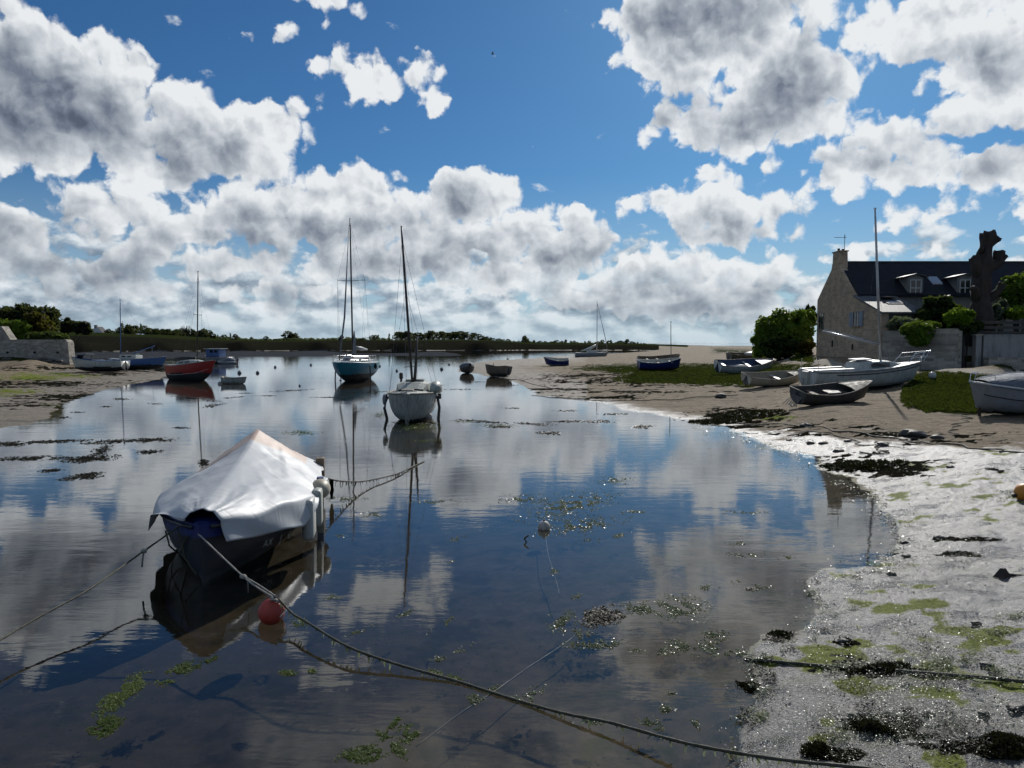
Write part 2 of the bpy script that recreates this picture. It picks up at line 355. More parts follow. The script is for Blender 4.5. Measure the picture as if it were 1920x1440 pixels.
M = {}
def mats():
    M['white'] = paint('white_gelcoat', (0.46, 0.47, 0.44), 0.42, 0.6, (0.17, 0.18, 0.12))
    M['oldwhite'] = paint('weathered_white_paint', (0.40, 0.42, 0.38), 0.55, 0.75, (0.10, 0.12, 0.07), 2.5)
    M['cream'] = paint('cream_paint', (0.42, 0.38, 0.28), 0.5, 0.6, (0.12, 0.10, 0.06))
    M['teal'] = paint('teal_paint', (0.010, 0.21, 0.29), 0.35, 0.3, (0.02, 0.05, 0.06))
    M['red'] = paint('red_paint', (0.30, 0.016, 0.014), 0.35, 0.3, (0.06, 0.02, 0.015))
    M['blue'] = paint('blue_paint', (0.008, 0.022, 0.13), 0.4, 0.3, (0.02, 0.03, 0.06))
    M['skyblue'] = paint('faded_blue_paint', (0.05, 0.12, 0.30), 0.45, 0.35, (0.04, 0.06, 0.09))
    M['bluein'] = paint('blue_grey_inner_paint', (0.05, 0.085, 0.16), 0.5, 0.45, (0.05, 0.05, 0.05))
    M['antifoul'] = paint('dark_antifouling', (0.018, 0.02, 0.024), 0.8, 0.5, (0.035, 0.04, 0.02))
    M['black'] = paint('black_rubber', (0.02, 0.02, 0.022), 0.6, 0.3)
    M['navy'] = paint('navy_hull', (0.010, 0.013, 0.022), 0.45, 0.5, (0.022, 0.024, 0.02))
    M['wood'] = paint('weathered_wood', (0.17, 0.125, 0.085), 0.7, 0.6, (0.06, 0.05, 0.035))
    M['woodpale'] = paint('pale_grey_wood', (0.30, 0.27, 0.21), 0.7, 0.6, (0.10, 0.09, 0.06))
    M['wooddark'] = paint('dark_wet_wood', (0.06, 0.052, 0.042), 0.6, 0.5, (0.03, 0.03, 0.02))
    M['grey'] = paint('grey_paint', (0.22, 0.235, 0.25), 0.5, 0.4)
    M['alu'] = paint('mast_aluminium', (0.42, 0.43, 0.45), 0.35, 0.25, (0.15, 0.15, 0.14), metal=0.6, bmp=0)
    M['darkmast'] = paint('dark_spar', (0.05, 0.045, 0.045), 0.45, 0.3, bmp=0)
    M['steel'] = paint('steel_rail', (0.6, 0.6, 0.6), 0.25, 0.1, metal=0.9, bmp=0)
    M['wire'] = paint('rigging_wire', (0.10, 0.10, 0.11), 0.5, 0.1, bmp=0)
    M['glass'] = paint('dark_window', (0.015, 0.018, 0.022), 0.08, 0.1, bmp=0)
    M['rope'] = paint('pale_rope', (0.34, 0.33, 0.29), 0.9, 0.6, (0.12, 0.11, 0.07), 8)
    M['weedrope'] = paint('weedy_rope', (0.06, 0.058, 0.038), 0.7, 0.7, (0.03, 0.035, 0.015), 10)
    M['buoyred'] = paint('faded_red_buoy', (0.42, 0.045, 0.03), 0.5, 0.5, (0.16, 0.05, 0.03))
    M['buoywhite'] = paint('chalky_white_buoy', (0.5, 0.46, 0.42), 0.6, 0.55, (0.12, 0.10, 0.07))
    M['buoyorange'] = paint('orange_buoy', (0.65, 0.26, 0.03), 0.5, 0.3, (0.25, 0.12, 0.03))
    M['buoygrey'] = paint('weedy_grey_buoy', (0.10, 0.12, 0.14), 0.5, 0.5)
    M['tarpgrey'] = paint('grey_tarpaulin', (0.10, 0.12, 0.15), 0.8, 0.4, (0.07, 0.08, 0.09), bmp=0.5)
    M['bark'] = paint('bare_bark', (0.045, 0.036, 0.03), 0.95, 0.8, (0.02, 0.017, 0.014), 3, bmp=0.9)
    M['iron'] = paint('rusty_iron', (0.04, 0.03, 0.025), 0.8, 0.5, (0.10, 0.045, 0.02))
    M['slate'] = None
    M['trimwhite'] = paint('white_trim', (0.6, 0.6, 0.58), 0.5, 0.2)
    M['shutter'] = paint('blue_grey_shutter', (0.20, 0.24, 0.30), 0.6, 0.3)
    # slate roof
    for key, ca, cb in (('slate', (0.014, 0.017, 0.024), (0.022, 0.026, 0.034)), ('slatelight', (0.07, 0.073, 0.078), (0.13, 0.133, 0.138))):
        m, g = newmat(key)
        x, y, z = g.sep(g.geo); v = g.comb(x, g.math('MULTIPLY', z, 1.6), 0)
        b = g.n.new('ShaderNodeTexBrick'); g.l.new(v, b.inputs['Vector'])
        b.inputs['Color1'].default_value = a4(ca); b.inputs['Color2'].default_value = a4(cb); b.inputs['Mortar'].default_value = (0.01, 0.01, 0.012, 1)
        b.inputs['Scale'].default_value = 1; b.inputs['Mortar Size'].default_value = 0.012; b.inputs['Brick Width'].default_value = 0.28; b.inputs['Row Height'].default_value = 0.2
        g.b.inputs['Specular IOR Level'].default_value = 0.5 if 'light' in key else 0.12
        n = g.noise(g.geo, 0.9, 6, 0.65)
        g.l.new(g.mix(g.math('MULTIPLY', g.rng(n, 0.45, 0.75), 0.6), b.outputs[0], (0.07, 0.075, 0.05) if 'light' in key else (0.02, 0.022, 0.022)), g.b.inputs['Base Color'])
        g.b.inputs['Roughness'].default_value = 0.62
        g.l.new(bump(g, g.math('MULTIPLY', b.outputs[1], -1), 0.5, 0.02), g.b.inputs['Normal']); M[key] = m
    M['stone'] = stone('granite_rubble', (0.60, 0.44, 0.29), (0.38, 0.29, 0.205), (0.52, 0.44, 0.32), 0.42, 0.2)
    M['stonegrey'] = stone('grey_wall_stone', (0.50, 0.45, 0.37), (0.22, 0.20, 0.175), (0.38, 0.35, 0.30), 0.40, 0.19)
    M['render'] = paint('stained_render', (0.30, 0.295, 0.28), 0.9, 0.8, (0.07, 0.075, 0.06), 1.0, bmp=0.4)
    M['rock'] = paint('weedy_rock', (0.06, 0.055, 0.045), 0.55, 0.7, (0.02, 0.022, 0.012), 5, bmp=0.9, streak=False)
    # translucent white sheet over the near boat
    m, g = newmat('white_tarpaulin')
    x, y, z = g.sep(g.geo)
    n = g.noise(g.geo, 1.4, 5, 0.6); n2 = g.noise(g.mapping(g.geo, rot=(0, 0, 0.9), scale=(3.2, 1.0, 1)), 1.3, 3, 0.5, dist=0.6)
    c = g.mix(g.math('MULTIPLY', g.rng(n, 0.4, 0.75), 0.5), (0.50, 0.515, 0.52), (0.37, 0.385, 0.39))
    att = g.n.new('ShaderNodeAttribute'); att.attribute_name = 'sheet'
    c = g.mix(att.outputs['Fac'], g.mix(g.rng(n, 0.35, 0.7), (0.56, 0.42, 0.33), (0.44, 0.33, 0.26)), c)
    g.l.new(c, g.b.inputs['Base Color']); g.b.inputs['Roughness'].default_value = 0.5
    g.l.new(bump(g, n2, 0.35, 0.04), g.b.inputs['Normal']); M['tarp'] = m
    M['leaf_mid'] = leafmat('leaves_mid_green', (0.045, 0.08, 0.014), (0.11, 0.19, 0.026), (0.20, 0.30, 0.04))
    M['leaf_bright'] = leafmat('leaves_bright_green', (0.08, 0.15, 0.014), (0.16, 0.26, 0.02), (0.28, 0.38, 0.04))
    M['leaf_dark'] = leafmat('leaves_dark_green', (0.014, 0.028, 0.012), (0.035, 0.06, 0.02), (0.08, 0.12, 0.04))
    M['leaf_olive'] = leafmat('leaves_olive', (0.035, 0.035, 0.008), (0.08, 0.065, 0.014), (0.12, 0.09, 0.02))
    M['leaf_far'] = leafmat('leaves_far', (0.010, 0.017, 0.013), (0.020, 0.030, 0.020), (0.045, 0.058, 0.03))
    M['leaf_farpale'] = leafmat('leaves_far_pale', (0.07, 0.09, 0.045), (0.13, 0.15, 0.075), (0.20, 0.21, 0.11))
    M['leaf_silver'] = leafmat('leaves_silver', (0.05, 0.07, 0.045), (0.12, 0.15, 0.10), (0.22, 0.25, 0.18))
    M['weed'] = leafmat('brown_seaweed', (0.010, 0.009, 0.006), (0.022, 0.019, 0.010), (0.055, 0.042, 0.020), 0.5, 0.06)
    M['algae'] = leafmat('green_seaweed', (0.05, 0.075, 0.02), (0.10, 0.14, 0.04), (0.22, 0.26, 0.10), 0.45)
    M['algaepale'] = leafmat('pale_wet_algae', (0.08, 0.10, 0.06), (0.20, 0.23, 0.16), (0.42, 0.45, 0.36), 0.25)
mats()

# ------------------------------------------------------------------ terrain
def cp(lst, z): return [(px, py, z) for px, py in lst]
SHORE_R = [(1372,1439),(1388,1345),(1415,1295),(1425,1262),(1408,1235),(1440,1208),(1520,1182),(1552,1150),(1535,1110),(1522,1078),(1610,1068),(1668,1035),(1690,1005),(1662,960),(1640,925),(1565,882),(1480,845),(1400,818),(1300,792),(1180,768),(1060,748),(1000,738),(975,720),(945,709),(900,701),(862,693),(900,679),(1000,672),(1060,668),(1090,667)]
SHORE_L = [(0,806),(60,793),(100,772),(130,756),(180,738),(240,722),(290,713),(312,705),(322,697),(318,688),(300,681)]
CP = cp(SHORE_R, 0.0) + cp(SHORE_L, 0.0)
CP += cp([(1440,1400),(1470,1300),(1500,1215),(1600,1140),(1580,1090),(1740,1010),(1700,960),(1640,880),(1560,850),(1440,805),(1330,778),(1200,755),(1080,737)], 0.05)
CP += cp([(1340,1380),(1370,1300),(1370,1200),(1480,1150),(1490,1090),(1600,1020),(1620,970),(1560,910),(1450,860),(1350,825),(1250,800),(1130,775),(1020,755),(960,742),(930,720),(880,706),(845,696),(870,677),(1000,668)], -0.07)
CP += cp([(40,830),(100,800),(160,765),(220,740),(290,722),(340,708),(345,695),(330,684)], -0.07)
CP += cp([(0,770),(60,750),(130,730),(200,715),(270,704),(290,695)], 0.12)
CP += cp([(-60,720),(40,700),(100,692),(200,694),(250,690),(-200,760)], 0.35)
CP += cp([(0,685),(100,682),(140,680)], 0.6)
CP += cp([(1920,1430),(1800,1250),(1900,1100),(1850,950),(1700,850)], 0.22) + cp([(1650,1300),(1650,1200),(1750,1080)], 0.12) + cp([(1920,880),(1800,820),(1600,800),(2100,1000)], 0.42)
CP += cp([(1450,765),(1300,745),(1150,722),(1050,705),(980,692)], 0.25) + cp([(1550,775),(1700,780),(1900,800),(2100,850)], 0.52)
CP += cp([(1650,732),(1560,740),(1450,725),(1300,705),(1200,697),(1850,765),(1380,702)], 0.62) + cp([(1043,686),(1100,682)], 0.35) + cp([(930,700),(880,694)], 0.1)
CP += cp([(1250,672),(1150,668)], 0.45) + cp([(1300,682),(1400,690)], 0.8) + cp([(1540,696)], 1.2) + cp([(1740,700),(1820,700),(1620,702)], 1.12) + cp([(1920,715)], .9)
CP += cp([(1400,668),(1340,660),(1300,656),(1240,657)], 0.9) + cp([(1530,676),(1480,672)], 1.7) + cp([(1600,682)], 1.6) + cp([(1700,688)], 1.45) + cp([(1800,690)], 1.4) + cp([(1920,695)], 1.28)
CP += cp([(1200,1430),(1250,1300),(1300,1150),(1400,1020)], -0.13) + cp([(900,1430),(1000,1250),(1150,1050),(1300,930),(1200,860)], -0.22)
CP += cp([(600,1430),(700,1200),(850,1000),(950,880),(900,800)], -0.32) + cp([(200,1430),(0,1300),(300,1200),(450,1000),(600,860),(100,1000),(100,900)], -0.42)
CP += cp([(300,800),(500,760),(400,740)], -0.3) + cp([(775,784)], -0.12) + cp([(663,713)], -0.14) + cp([(365,712)], -0.13) + cp([(500,700),(600,690),(750,700),(850,720),(560,720)], -0.3) + cp([(500,676),(700,672),(900,667),(1040,664)], -0.4)
CP += cp([(160,672),(160,663),(300,671),(300,663),(450,668),(450,662),(600,667),(600,661),(720,663),(820,661)], 0.05)
FP = []   # (column, distance, height)
for px in (-400, -150, 150, 300, 450, 600, 750, 900):
    hl = 4.4 if px < 250 else (3.2 if px < 420 else .4)
    FP += [(px, 297, -0.05), (px, 301, 2.0), (px, 309, 3.5), (px, 345, 3.7 + hl * 0.4), (px, 430, 4.0 + hl), (px, 900, 3.6 + hl), (px, 2500, 2.0)]
for px, s in ((1000, .95), (1100, .85), (1180, .75)):
    FP += [(px, 310, -0.1), (px, 316, 1.6 * s), (px, 330, 2.6 * s), (px, 400, 2.9 * s), (px, 470, 3.3 * s), (px, 1000, 2.6 * s), (px, 1800, -1)]
FP += [(1235, 300, 0.55), (1235, 400, 1.3), (1260, 520, 1.2), (1300, 300, 0.7), (1340, 700, 0.5), (1300, 1100, -1), (1400, 500, 0.8), (1400, 1000, -2), (1450, 120, 1.4), (1500, 90, 1.8), (1500, 300, 1.2), (1500, 1000, -2)]
FP += [(1560, 56, 1.95), (1560, 66, 2.0), (1660, 52, 1.8), (1780, 50, 1.5), (1900, 50, 1.55), (1900, 70, 2.5), (1700, 66, 2.2), (1800, 120, 2.5), (2100, 60, 2.3), (2100, 400, 3), (1900, 400, 2.5), (1900, 1200, -2), (2500, 1000, 2),
       (-400, 90, 1.2), (-100, 90, 0.8), (60, 95, 1.2), (60, 110, 1.6), (-100, 150, 3.2), (20, 150, 2.6), (100, 130, 0.6), (-400, 200, 3), (120, 200, 0.1),
       (-600, 8, -0.4), (-900, 20, -0.2), (-900, 60, 0.6), (-200, 30, -0.1), (-500, 3.2, -0.4), (960, 3.4, -0.3), (2000, 3.6, 0.15), (2400, 6, 0.4), (3000, 12, 0.7), (2600, 30, 1.0)]
def toW(px, r):
    a = math.atan((px - 960) / FPX); return (math.sin(a) * r, math.cos(a) * r)
_pts = []
for px, py, z in CP:
    p = at(px, py, z); _pts.append((p.x, p.y, z))
for px, r, z in FP:
    x, y = toW(px, r); _pts.append((x, y, z))
for a in (90, 120, 150, 180, -90, -120, -150):
    for r, z in ((4, 0.5), (60, 1.5), (900, 3)): _pts.append((math.sin(R(a)) * r, math.cos(R(a)) * r, z))
_pts = np.array(_pts)
# value noise in numpy for terrain relief and masks
_rs = np.random.RandomState(3); _T = _rs.rand(256, 256)
def vnoise(x, y):
    xi, yi = np.floor(x).astype(int), np.floor(y).astype(int); fx, fy = x - xi, y - yi
    fx = fx * fx * (3 - 2 * fx); fy = fy * fy * (3 - 2 * fy)
    t = lambda i, j: _T[i % 256, j % 256]
    return (t(xi, yi) * (1 - fx) + t(xi + 1, yi) * fx) * (1 - fy) + (t(xi, yi + 1) * (1 - fx) + t(xi + 1, yi + 1) * fx) * fy
def fbm(x, y, o=5):
    s = 0; a = 0.5
    for _ in range(o): s = s + a * (vnoise(x, y) - 0.5); x = x * 2.03 + 17.1; y = y * 2.03 + 5.3; a *= 0.55
    return s

def _feat(x, y): return np.stack([np.arctan2(x, y) * 2.6, np.log(np.hypot(x, y) + 0.5)], -1)
def _warp(x, y, f):                             # ragged, natural edges instead of smooth curves
    k = np.clip((60 - np.hypot(x, y)) / 40, 0.15, 1)
    return f + np.stack([fbm(f[:, 0] * 9 + 3, f[:, 1] * 9, 5) * .10 * k, fbm(f[:, 0] * 9 + 70, f[:, 1] * 9 + 31, 5) * .10 * k], -1)
_F = _feat(_pts[:, 0], _pts[:, 1])
_K = lambda d2: np.sqrt(d2 + 0.0016)
_A = _K(((_F[:, None] - _F[None]) ** 2).sum(-1)); _W = np.linalg.solve(_A + np.eye(len(_A)) * 1e-4, _pts[:, 2])
def gz(x, y):
    x = np.atleast_1d(np.asarray(x, float)); y = np.atleast_1d(np.asarray(y, float)); f = _warp(x, y, _feat(x, y)); out = np.empty(len(x))
    for i in range(0, len(x), 20000):
        out[i:i + 20000] = _K(((f[i:i + 20000, None] - _F[None]) ** 2).sum(-1)) @ _W
    return out
def g1(x, y): return float(gz(x, y)[0])

def to_px(x, y, z):
    dz = z - CAM_H; f = y * math.cos(PITCH) - dz * math.sin(PITCH); u = y * math.sin(PITCH) + dz * math.cos(PITCH)
    f = np.where(f < 0.1, 0.1, f)
    return 960 + FPX * x / f, 720 - FPX * u / f
def poly_sd(px, py, poly, ys=2.5):              # signed distance, positive inside
    P = np.array(poly, float) * (1, ys); x, y = px, py * ys
    d = np.full(x.shape, 1e9); ins = np.zeros(x.shape, bool); n = len(P)
    for i in range(n):
        a, b = P[i], P[(i + 1) % n]; ab = b - a
        t = np.clip(((x - a[0]) * ab[0] + (y - a[1]) * ab[1]) / (ab @ ab), 0, 1)
        d = np.minimum(d, np.hypot(x - a[0] - t * ab[0], y - a[1] - t * ab[1]))
        c = ((a[1] > y) != (b[1] > y)) & (x < (b[0] - a[0]) * (y - a[1]) / (b[1] - a[1] + 1e-9) + a[0]); ins ^= c
    return np.where(ins, d, -d)
GRASS = [[(1060,690),(1130,684),(1240,682),(1340,681),(1500,684),(1580,690),(1500,704),(1400,726),(1330,722),(1240,722),(1150,714),(1170,703)],
         [(1688,748),(1712,700),(1760,698),(1850,704),(1920,716),(2000,740),(1900,775),(1740,773),(1700,762)],
         [(1850,686),(1920,678),(2100,690),(2100,712),(1920,697)], [(1335,652),(1410,655),(1410,664),(1340,662)], [(1500,668),(1530,672),(1520,680),(1480,674)]]  # last patch is added to darken the ground in the house's shadow
ALG = [(1700,975,35,10),(1835,940,45,16),(1900,948,50,22),(1870,850,30,10),(1690,932,22,7),(1560,1245,90,14),(1440,1243,50,10),(1750,1260,90,30),(1850,1290,90,18),(1725,1225,60,22),(1770,1290,60,25),(1580,1230,60,22),(1590,1280,45,20),
       (1870,1200,40,14),(1820,1215,45,16),(1900,1225,40,12),(1900,1180,40,10),(1750,1130,30,9),(1610,1130,28,9),(1600,1075,40,8),(1720,1100,30,8),(1660,1110,30,8),(1760,1155,25,9),(1560,1380,45,16),(1425,1325,22,16),(1550,1355,14,7),(1790,1425,45,16),(1530,1385,40,12),(1670,1140,30,8),(1790,1185,30,10),
       (1650,1060,60,6),(1740,880,60,10),(1700,870,40,6),(60,708,80,9),(20,735,60,8),(130,704,60,6),(90,760,60,5),(1440,783,50,5),(1880,895,50,12),(1800,905,60,10)]
WEED = [(1560,788,10,3),(1380,778,60,9),(1350,790,80,5),(1450,800,150,4),(1620,815,160,4),(1770,828,90,6),(1790,818,60,5),(1620,875,110,14),(1700,885,70,10),(1880,1400,50,22),(1560,1412,50,16),(1640,1375,60,26),(1640,1252,80,12),(1680,1262,50,12),(1850,1410,60,16),(1580,1205,14,5),
        (1400,770,60,5),(1090,705,60,5),(1200,712,150,10),(1300,715,100,8),(1150,745,80,3),(60,720,150,7),(60,760,120,5),(150,745,100,7),(200,700,60,3),(120,690,150,4),(1040,730,90,2),(1200,735,160,2),(1080,716,60,2),(1700,1045,60,6),(1640,985,30,6),(1820,1010,40,5),(1780,1040,50,4),(1890,880,50,6),(1580,1060,50,5)]
PATH = [[(1400,664),(1470,663),(1535,670),(1600,684),(1760,691),(1850,690),(2000,700),(2000,716),(1860,702),(1760,697),(1600,697),(1530,683),(1460,676)]]

def build_ground():
    az = np.concatenate([np.linspace(-180, -50, 30)[:-1], np.linspace(-50, -37, 30)[:-1], np.linspace(-37, 37, 760), np.linspace(37, 50, 30)[1:], np.linspace(50, 180, 30)[1:]])
    r = np.concatenate([np.linspace(0.3, 4, 8)[:-1], np.exp(np.linspace(math.log(4.0), math.log(420), 900)), np.exp(np.linspace(math.log(420), math.log(9000), 60))[1:]])
    A, RR = np.meshgrid(np.radians(az), r, indexing='ij')
    X = (np.sin(A) * RR).ravel(); Y = (np.cos(A) * RR).ravel()
    Z = gz(X, Y)
    Rr = RR.ravel()
    land = np.clip((Z + 0.15) / 0.3, 0.15, 1)
    Z = Z + fbm(X * 0.35, Y * 0.35, 4) * 0.10 * np.clip(Rr / 40, 0.3, 1) * land + fbm(X * 1.7 + 9, Y * 1.7, 4) * 0.075 * land + fbm(X * 7 + 3, Y * 7, 3) * 0.045 * land * (Rr < 60)
    Z += np.where(Rr > 310, fbm(X * 0.03, Y * 0.03, 5) * 1.6 * np.clip((Rr - 310) / 60, 0, 1), 0)
    Z = np.where(Rr > 1500, np.minimum(Z, 2.2), Z)
    px, py = to_px(X, Y, Z)
    jit = fbm(X * 1.1, Y * 1.1, 5); jit2 = fbm(X * 4.5 + 40, Y * 4.5, 4)
    fr = (Y > 2)
    grass = np.zeros(len(X)); alg = np.zeros(len(X)); weed = np.zeros(len(X)); path = np.zeros(len(X))
    dm = Rr / 14.0
    for p in GRASS: grass = np.maximum(grass, np.clip((poly_sd(px, py, p) + jit * 50 + jit2 * 22) / 7, 0, 1))
    for p in PATH: path = np.maximum(path, np.clip((poly_sd(px, py, p) + jit * 10) / 5, 0, 1))
    def ell(lst, j, k):
        o = np.zeros(len(X))
        for cx, cy, rx, ry in lst:
            d = 1 - np.hypot((px - cx) / rx, (py - cy) / ry); o = np.maximum(o, np.clip((d * .8 + j) * k, 0, 1))
        return o
    alg = ell(ALG, jit * 2.2 + jit2 * 2.6, 2.5); weed = ell(WEED, jit * 2.6 + jit2 * 2.8 - .05, 2.8)
    far_weed = (Rr > 296) & (Rr < 350) & (px < 1235) & (Z > .1)
    weed = np.maximum(weed, far_weed * 1.0)
    farg = np.clip((Rr - 335) / 15, 0, 1) * (px < 1290) * (Z > 0.6); grass = np.maximum(grass, farg)
    grass = np.maximum(grass, ((Y > 50.9) & (px > 1650)).astype(float) * (Y < 200))
    grass = np.maximum(grass, ((Rr > 95) & (px < 140) & (Z > 1.0)).astype(float))
    # wetness: fades with height, long wet apron on the near right
    wet = np.clip((0.34 - Z + jit * 0.25) / 0.12, 0, 1)
    apron = np.clip((py - (793 + (px - 1200) * 0.055) + jit * 60) / 12, 0, 1) * (px > 1100) * (Z > -0.012)
    wet = np.where(px > 1100, np.maximum(apron, np.clip((0.05 - Z) / 0.05, 0, 1)), wet * 0.35)
    wet = np.where((Rr > 140) & (Rr < 300) & (px < 920), np.maximum(wet, 0.5), wet)
    nA, nR = len(az), len(r); idx = np.arange(nA * nR).reshape(nA, nR)
    F = np.stack([idx[:-1, :-1], idx[:-1, 1:], idx[1:, 1:], idx[1:, :-1]], -1).reshape(-1, 4)
    me = bpy.data.meshes.new("ground"); me.vertices.add(len(X)); me.vertices.foreach_set('co', np.stack([X, Y, Z], -1).ravel())
    me.loops.add(F.size); me.loops.foreach_set('vertex_index', F.ravel().astype(np.int32))
    me.polygons.add(len(F)); me.polygons.foreach_set('loop_start', np.arange(0, F.size, 4, dtype=np.int32)); me.update(calc_edges=True)
    me.polygons.foreach_set('use_smooth', np.ones(len(F), bool))
    for nm, ch in (('cover', (grass, path, wet)), ('growth', (alg, weed, ((Rr > 125) & (Rr < 299) & (px < 930) & (px > 60)) * np.clip((Rr - 125) / 20, 0, 1)))):
        a = me.color_attributes.new(nm, 'FLOAT_COLOR', 'POINT')
        a.data.foreach_set('color', np.stack([ch[0], ch[1], ch[2], np.ones(len(X))], -1).ravel())
    o = bpy.data.objects.new("ground", me); COL.objects.link(o); tag(o, kind='structure')
    m, g = newmat('shore_ground')
    ca = g.n.new('ShaderNodeAttribute'); ca.attribute_name = 'cover'; cb = g.n.new('ShaderNodeAttribute'); cb.attribute_name = 'growth'
    gr, pa, we = [g.n.new('ShaderNodeSeparateColor') for _ in (0,)][0], None, None
    g.l.new(ca.outputs['Color'], gr.inputs[0]); grass_, path_, wet_ = gr.outputs
    s2 = g.n.new('ShaderNodeSeparateColor'); g.l.new(cb.outputs['Color'], s2.inputs[0]); alg_, weed_, silt_ = s2.outputs
    big = g.noise(g.geo, 0.5, 6, 0.62); mid = g.noise(g.geo, 4.0, 6, 0.65); fine = g.noise(g.geo, 38, 5, 0.7); vf = g.noise(g.geo, 85, 3, 0.75)
    sand = g.mix(g.rng(mid, 0.3, 0.7), (0.36, 0.285, 0.19), (0.21, 0.165, 0.11))
    sand = g.mix(g.math('MULTIPLY', g.rng(big, 0.4, 0.7), 0.5), sand, (0.17, 0.14, 0.10))
    strk = g.noise(g.mapping(g.geo, rot=(0, 0, 0.25), scale=(0.35, 1.6, 1)), 1.0, 7, 0.68)
    sand = g.mix(g.rng(strk, 0.56, 0.66), sand, (0.05, 0.042, 0.028))
    sand = g.mix(g.math('MULTIPLY', g.rng(fine, 0.48, 0.62), 0.6), sand, (0.08, 0.066, 0.048))
    sand = g.mix(g.math('MULTIPLY', g.rng(g.noise(g.mapping(g.geo, scale=(0.5, 2.2, 1)), 3.0, 6, 0.7), 0.53, 0.62), 0.7), sand, (0.07, 0.062, 0.045))
    mud = g.mix(g.rng(mid, 0.3, 0.7), (0.15, 0.135, 0.115), (0.085, 0.08, 0.072))
    mud = g.mix(g.math('MULTIPLY', g.rng(fine, 0.44, 0.56), 0.8), mud, (0.022, 0.02, 0.017))
    mud = g.mix(g.math('MULTIPLY', g.rng(vf, 0.50, 0.60), 0.8), mud, (0.36, 0.355, 0.34))  # pale specks paint sun glitter into the mud, along with shell bits
    # sea bed, seen through the water
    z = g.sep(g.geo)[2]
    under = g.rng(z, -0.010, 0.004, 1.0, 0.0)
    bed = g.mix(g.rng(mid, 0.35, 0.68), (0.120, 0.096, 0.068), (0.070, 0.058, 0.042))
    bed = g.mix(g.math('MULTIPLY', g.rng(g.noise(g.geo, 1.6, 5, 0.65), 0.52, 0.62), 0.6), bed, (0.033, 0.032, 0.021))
    bed = g.mix(g.rng(z, -0.12, -0.34), bed, g.vec('MULTIPLY', bed, (0.5, 0.52, 0.55)))   # darkened with depth: light lost in the water, painted into the bed
    c = g.mix(wet_, sand, mud)
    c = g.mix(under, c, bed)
    c = g.mix(g.math('MULTIPLY', path_, 0.9), c, g.mix(g.rng(fine, 0.3, 0.7), (0.40, 0.37, 0.30), (0.29, 0.265, 0.215)))
    gcol = g.mix(g.rng(mid, 0.3, 0.7), (0.016, 0.027, 0.009), (0.034, 0.052, 0.015))
    gcol = g.mix(g.rng(fine, 0.35, 0.7), gcol, (0.025, 0.024, 0.010))
    c = g.mix(grass_, c, gcol)
    olv = g.rng(g.noise(g.mapping(g.geo, scale=(0.7, 1.8, 1)), 2.2, 7, 0.7), 0.52, 0.62)
    mud = g.mix(g.math('MULTIPLY', olv, 0.65), mud, (0.075, 0.08, 0.03))
    pud = g.rng(g.noise(g.mapping(g.geo, scale=(1, 1.5, 1)), 1.1, 6, 0.6), 0.50, 0.60)
    mud = g.mix(g.math('MULTIPLY', pud, 0.75), mud, g.mix(g.rng(fine, 0.4, 0.6), (0.04, 0.037, 0.03), (0.085, 0.078, 0.065)))
    c = g.mix(silt_, c, (0.052, 0.056, 0.064))
    # near mud also carries scattered slime and pebbles
    sc = g.math('MULTIPLY', g.rng(g.math('ADD', g.math('MULTIPLY', mid, 0.6), g.math('MULTIPLY', big, 0.5)), 0.58, 0.66), wet_)
    c = g.mix(g.math('MULTIPLY', sc, 0.6), c, (0.06, 0.065, 0.02))
    peb = g.rng(g.vor(g.geo, 9.0, 0), 0.16, 0.10)
    peb = g.math('MULTIPLY', peb, g.rng(big, 0.5, 0.6))
    c = g.mix(peb, c, (0.022, 0.02, 0.016))
    acol = g.mix(g.rng(fine, 0.35, 0.65), (0.20, 0.24, 0.015), (0.07, 0.09, 0.012))
    c = g.mix(g.rng(g.math('ADD', alg_, g.math('MULTIPLY', g.math('SUBTRACT', fine, 0.5), 1.2)), 0.35, 0.65), c, acol)
    wm = g.rng(g.math('ADD', weed_, g.math('MULTIPLY', g.math('SUBTRACT', fine, 0.5), 1.0)), 0.3, 0.6)
    c = g.mix(wm, c, g.mix(g.rng(fine, 0.3, 0.7), (0.009, 0.010, 0.008), (0.028, 0.026, 0.017)))
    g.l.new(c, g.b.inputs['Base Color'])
    ro = g.mix(wet_, (0.9,) * 3, g.mix(pud, (0.42,) * 3, (0.24,) * 3)); ro = g.mix(g.math('MAXIMUM', grass_, g.math('MULTIPLY', wm, 0.6)), ro, (0.8,) * 3)
    ro = g.mix(g.math('MULTIPLY', alg_, 0.8), ro, (0.8,) * 3); ro = g.mix(silt_, ro, (0.95,) * 3)
    g.l.new(ro, g.b.inputs['Roughness'])
    spc = g.mix(under, g.mix(wet_, (0.12,) * 3, (0.75,) * 3), (0.0,) * 3); spc = g.mix(silt_, spc, (0.0,) * 3); spc = g.mix(g.math('MAXIMUM', g.math('MAXIMUM', grass_, wm), g.math('MULTIPLY', alg_, .85)), spc, (0.0,) * 3)
    g.l.new(spc, g.b.inputs['Specular IOR Level'])
    h = g.math('ADD', g.math('MULTIPLY', mid, 1.0), g.math('ADD', g.math('MULTIPLY', fine, 0.55), g.math('MULTIPLY', vf, 0.35)))
    h = g.math('ADD', h, g.math('MULTIPLY', peb, 0.5))
    h = g.math('ADD', h, g.math('MULTIPLY', wm, g.math('MULTIPLY', fine, 1.5)))
    bn = g.n.new('ShaderNodeBump'); g.l.new(h, bn.inputs['Height']); bn.inputs['Distance'].default_value = 0.045
    g.l.new(g.rng(under, 0, 1, 1.0, 0.25), bn.inputs['Strength']); g.l.new(bn.outputs[0], g.b.inputs['Normal'])
    me.materials.append(m); return o
build_ground()

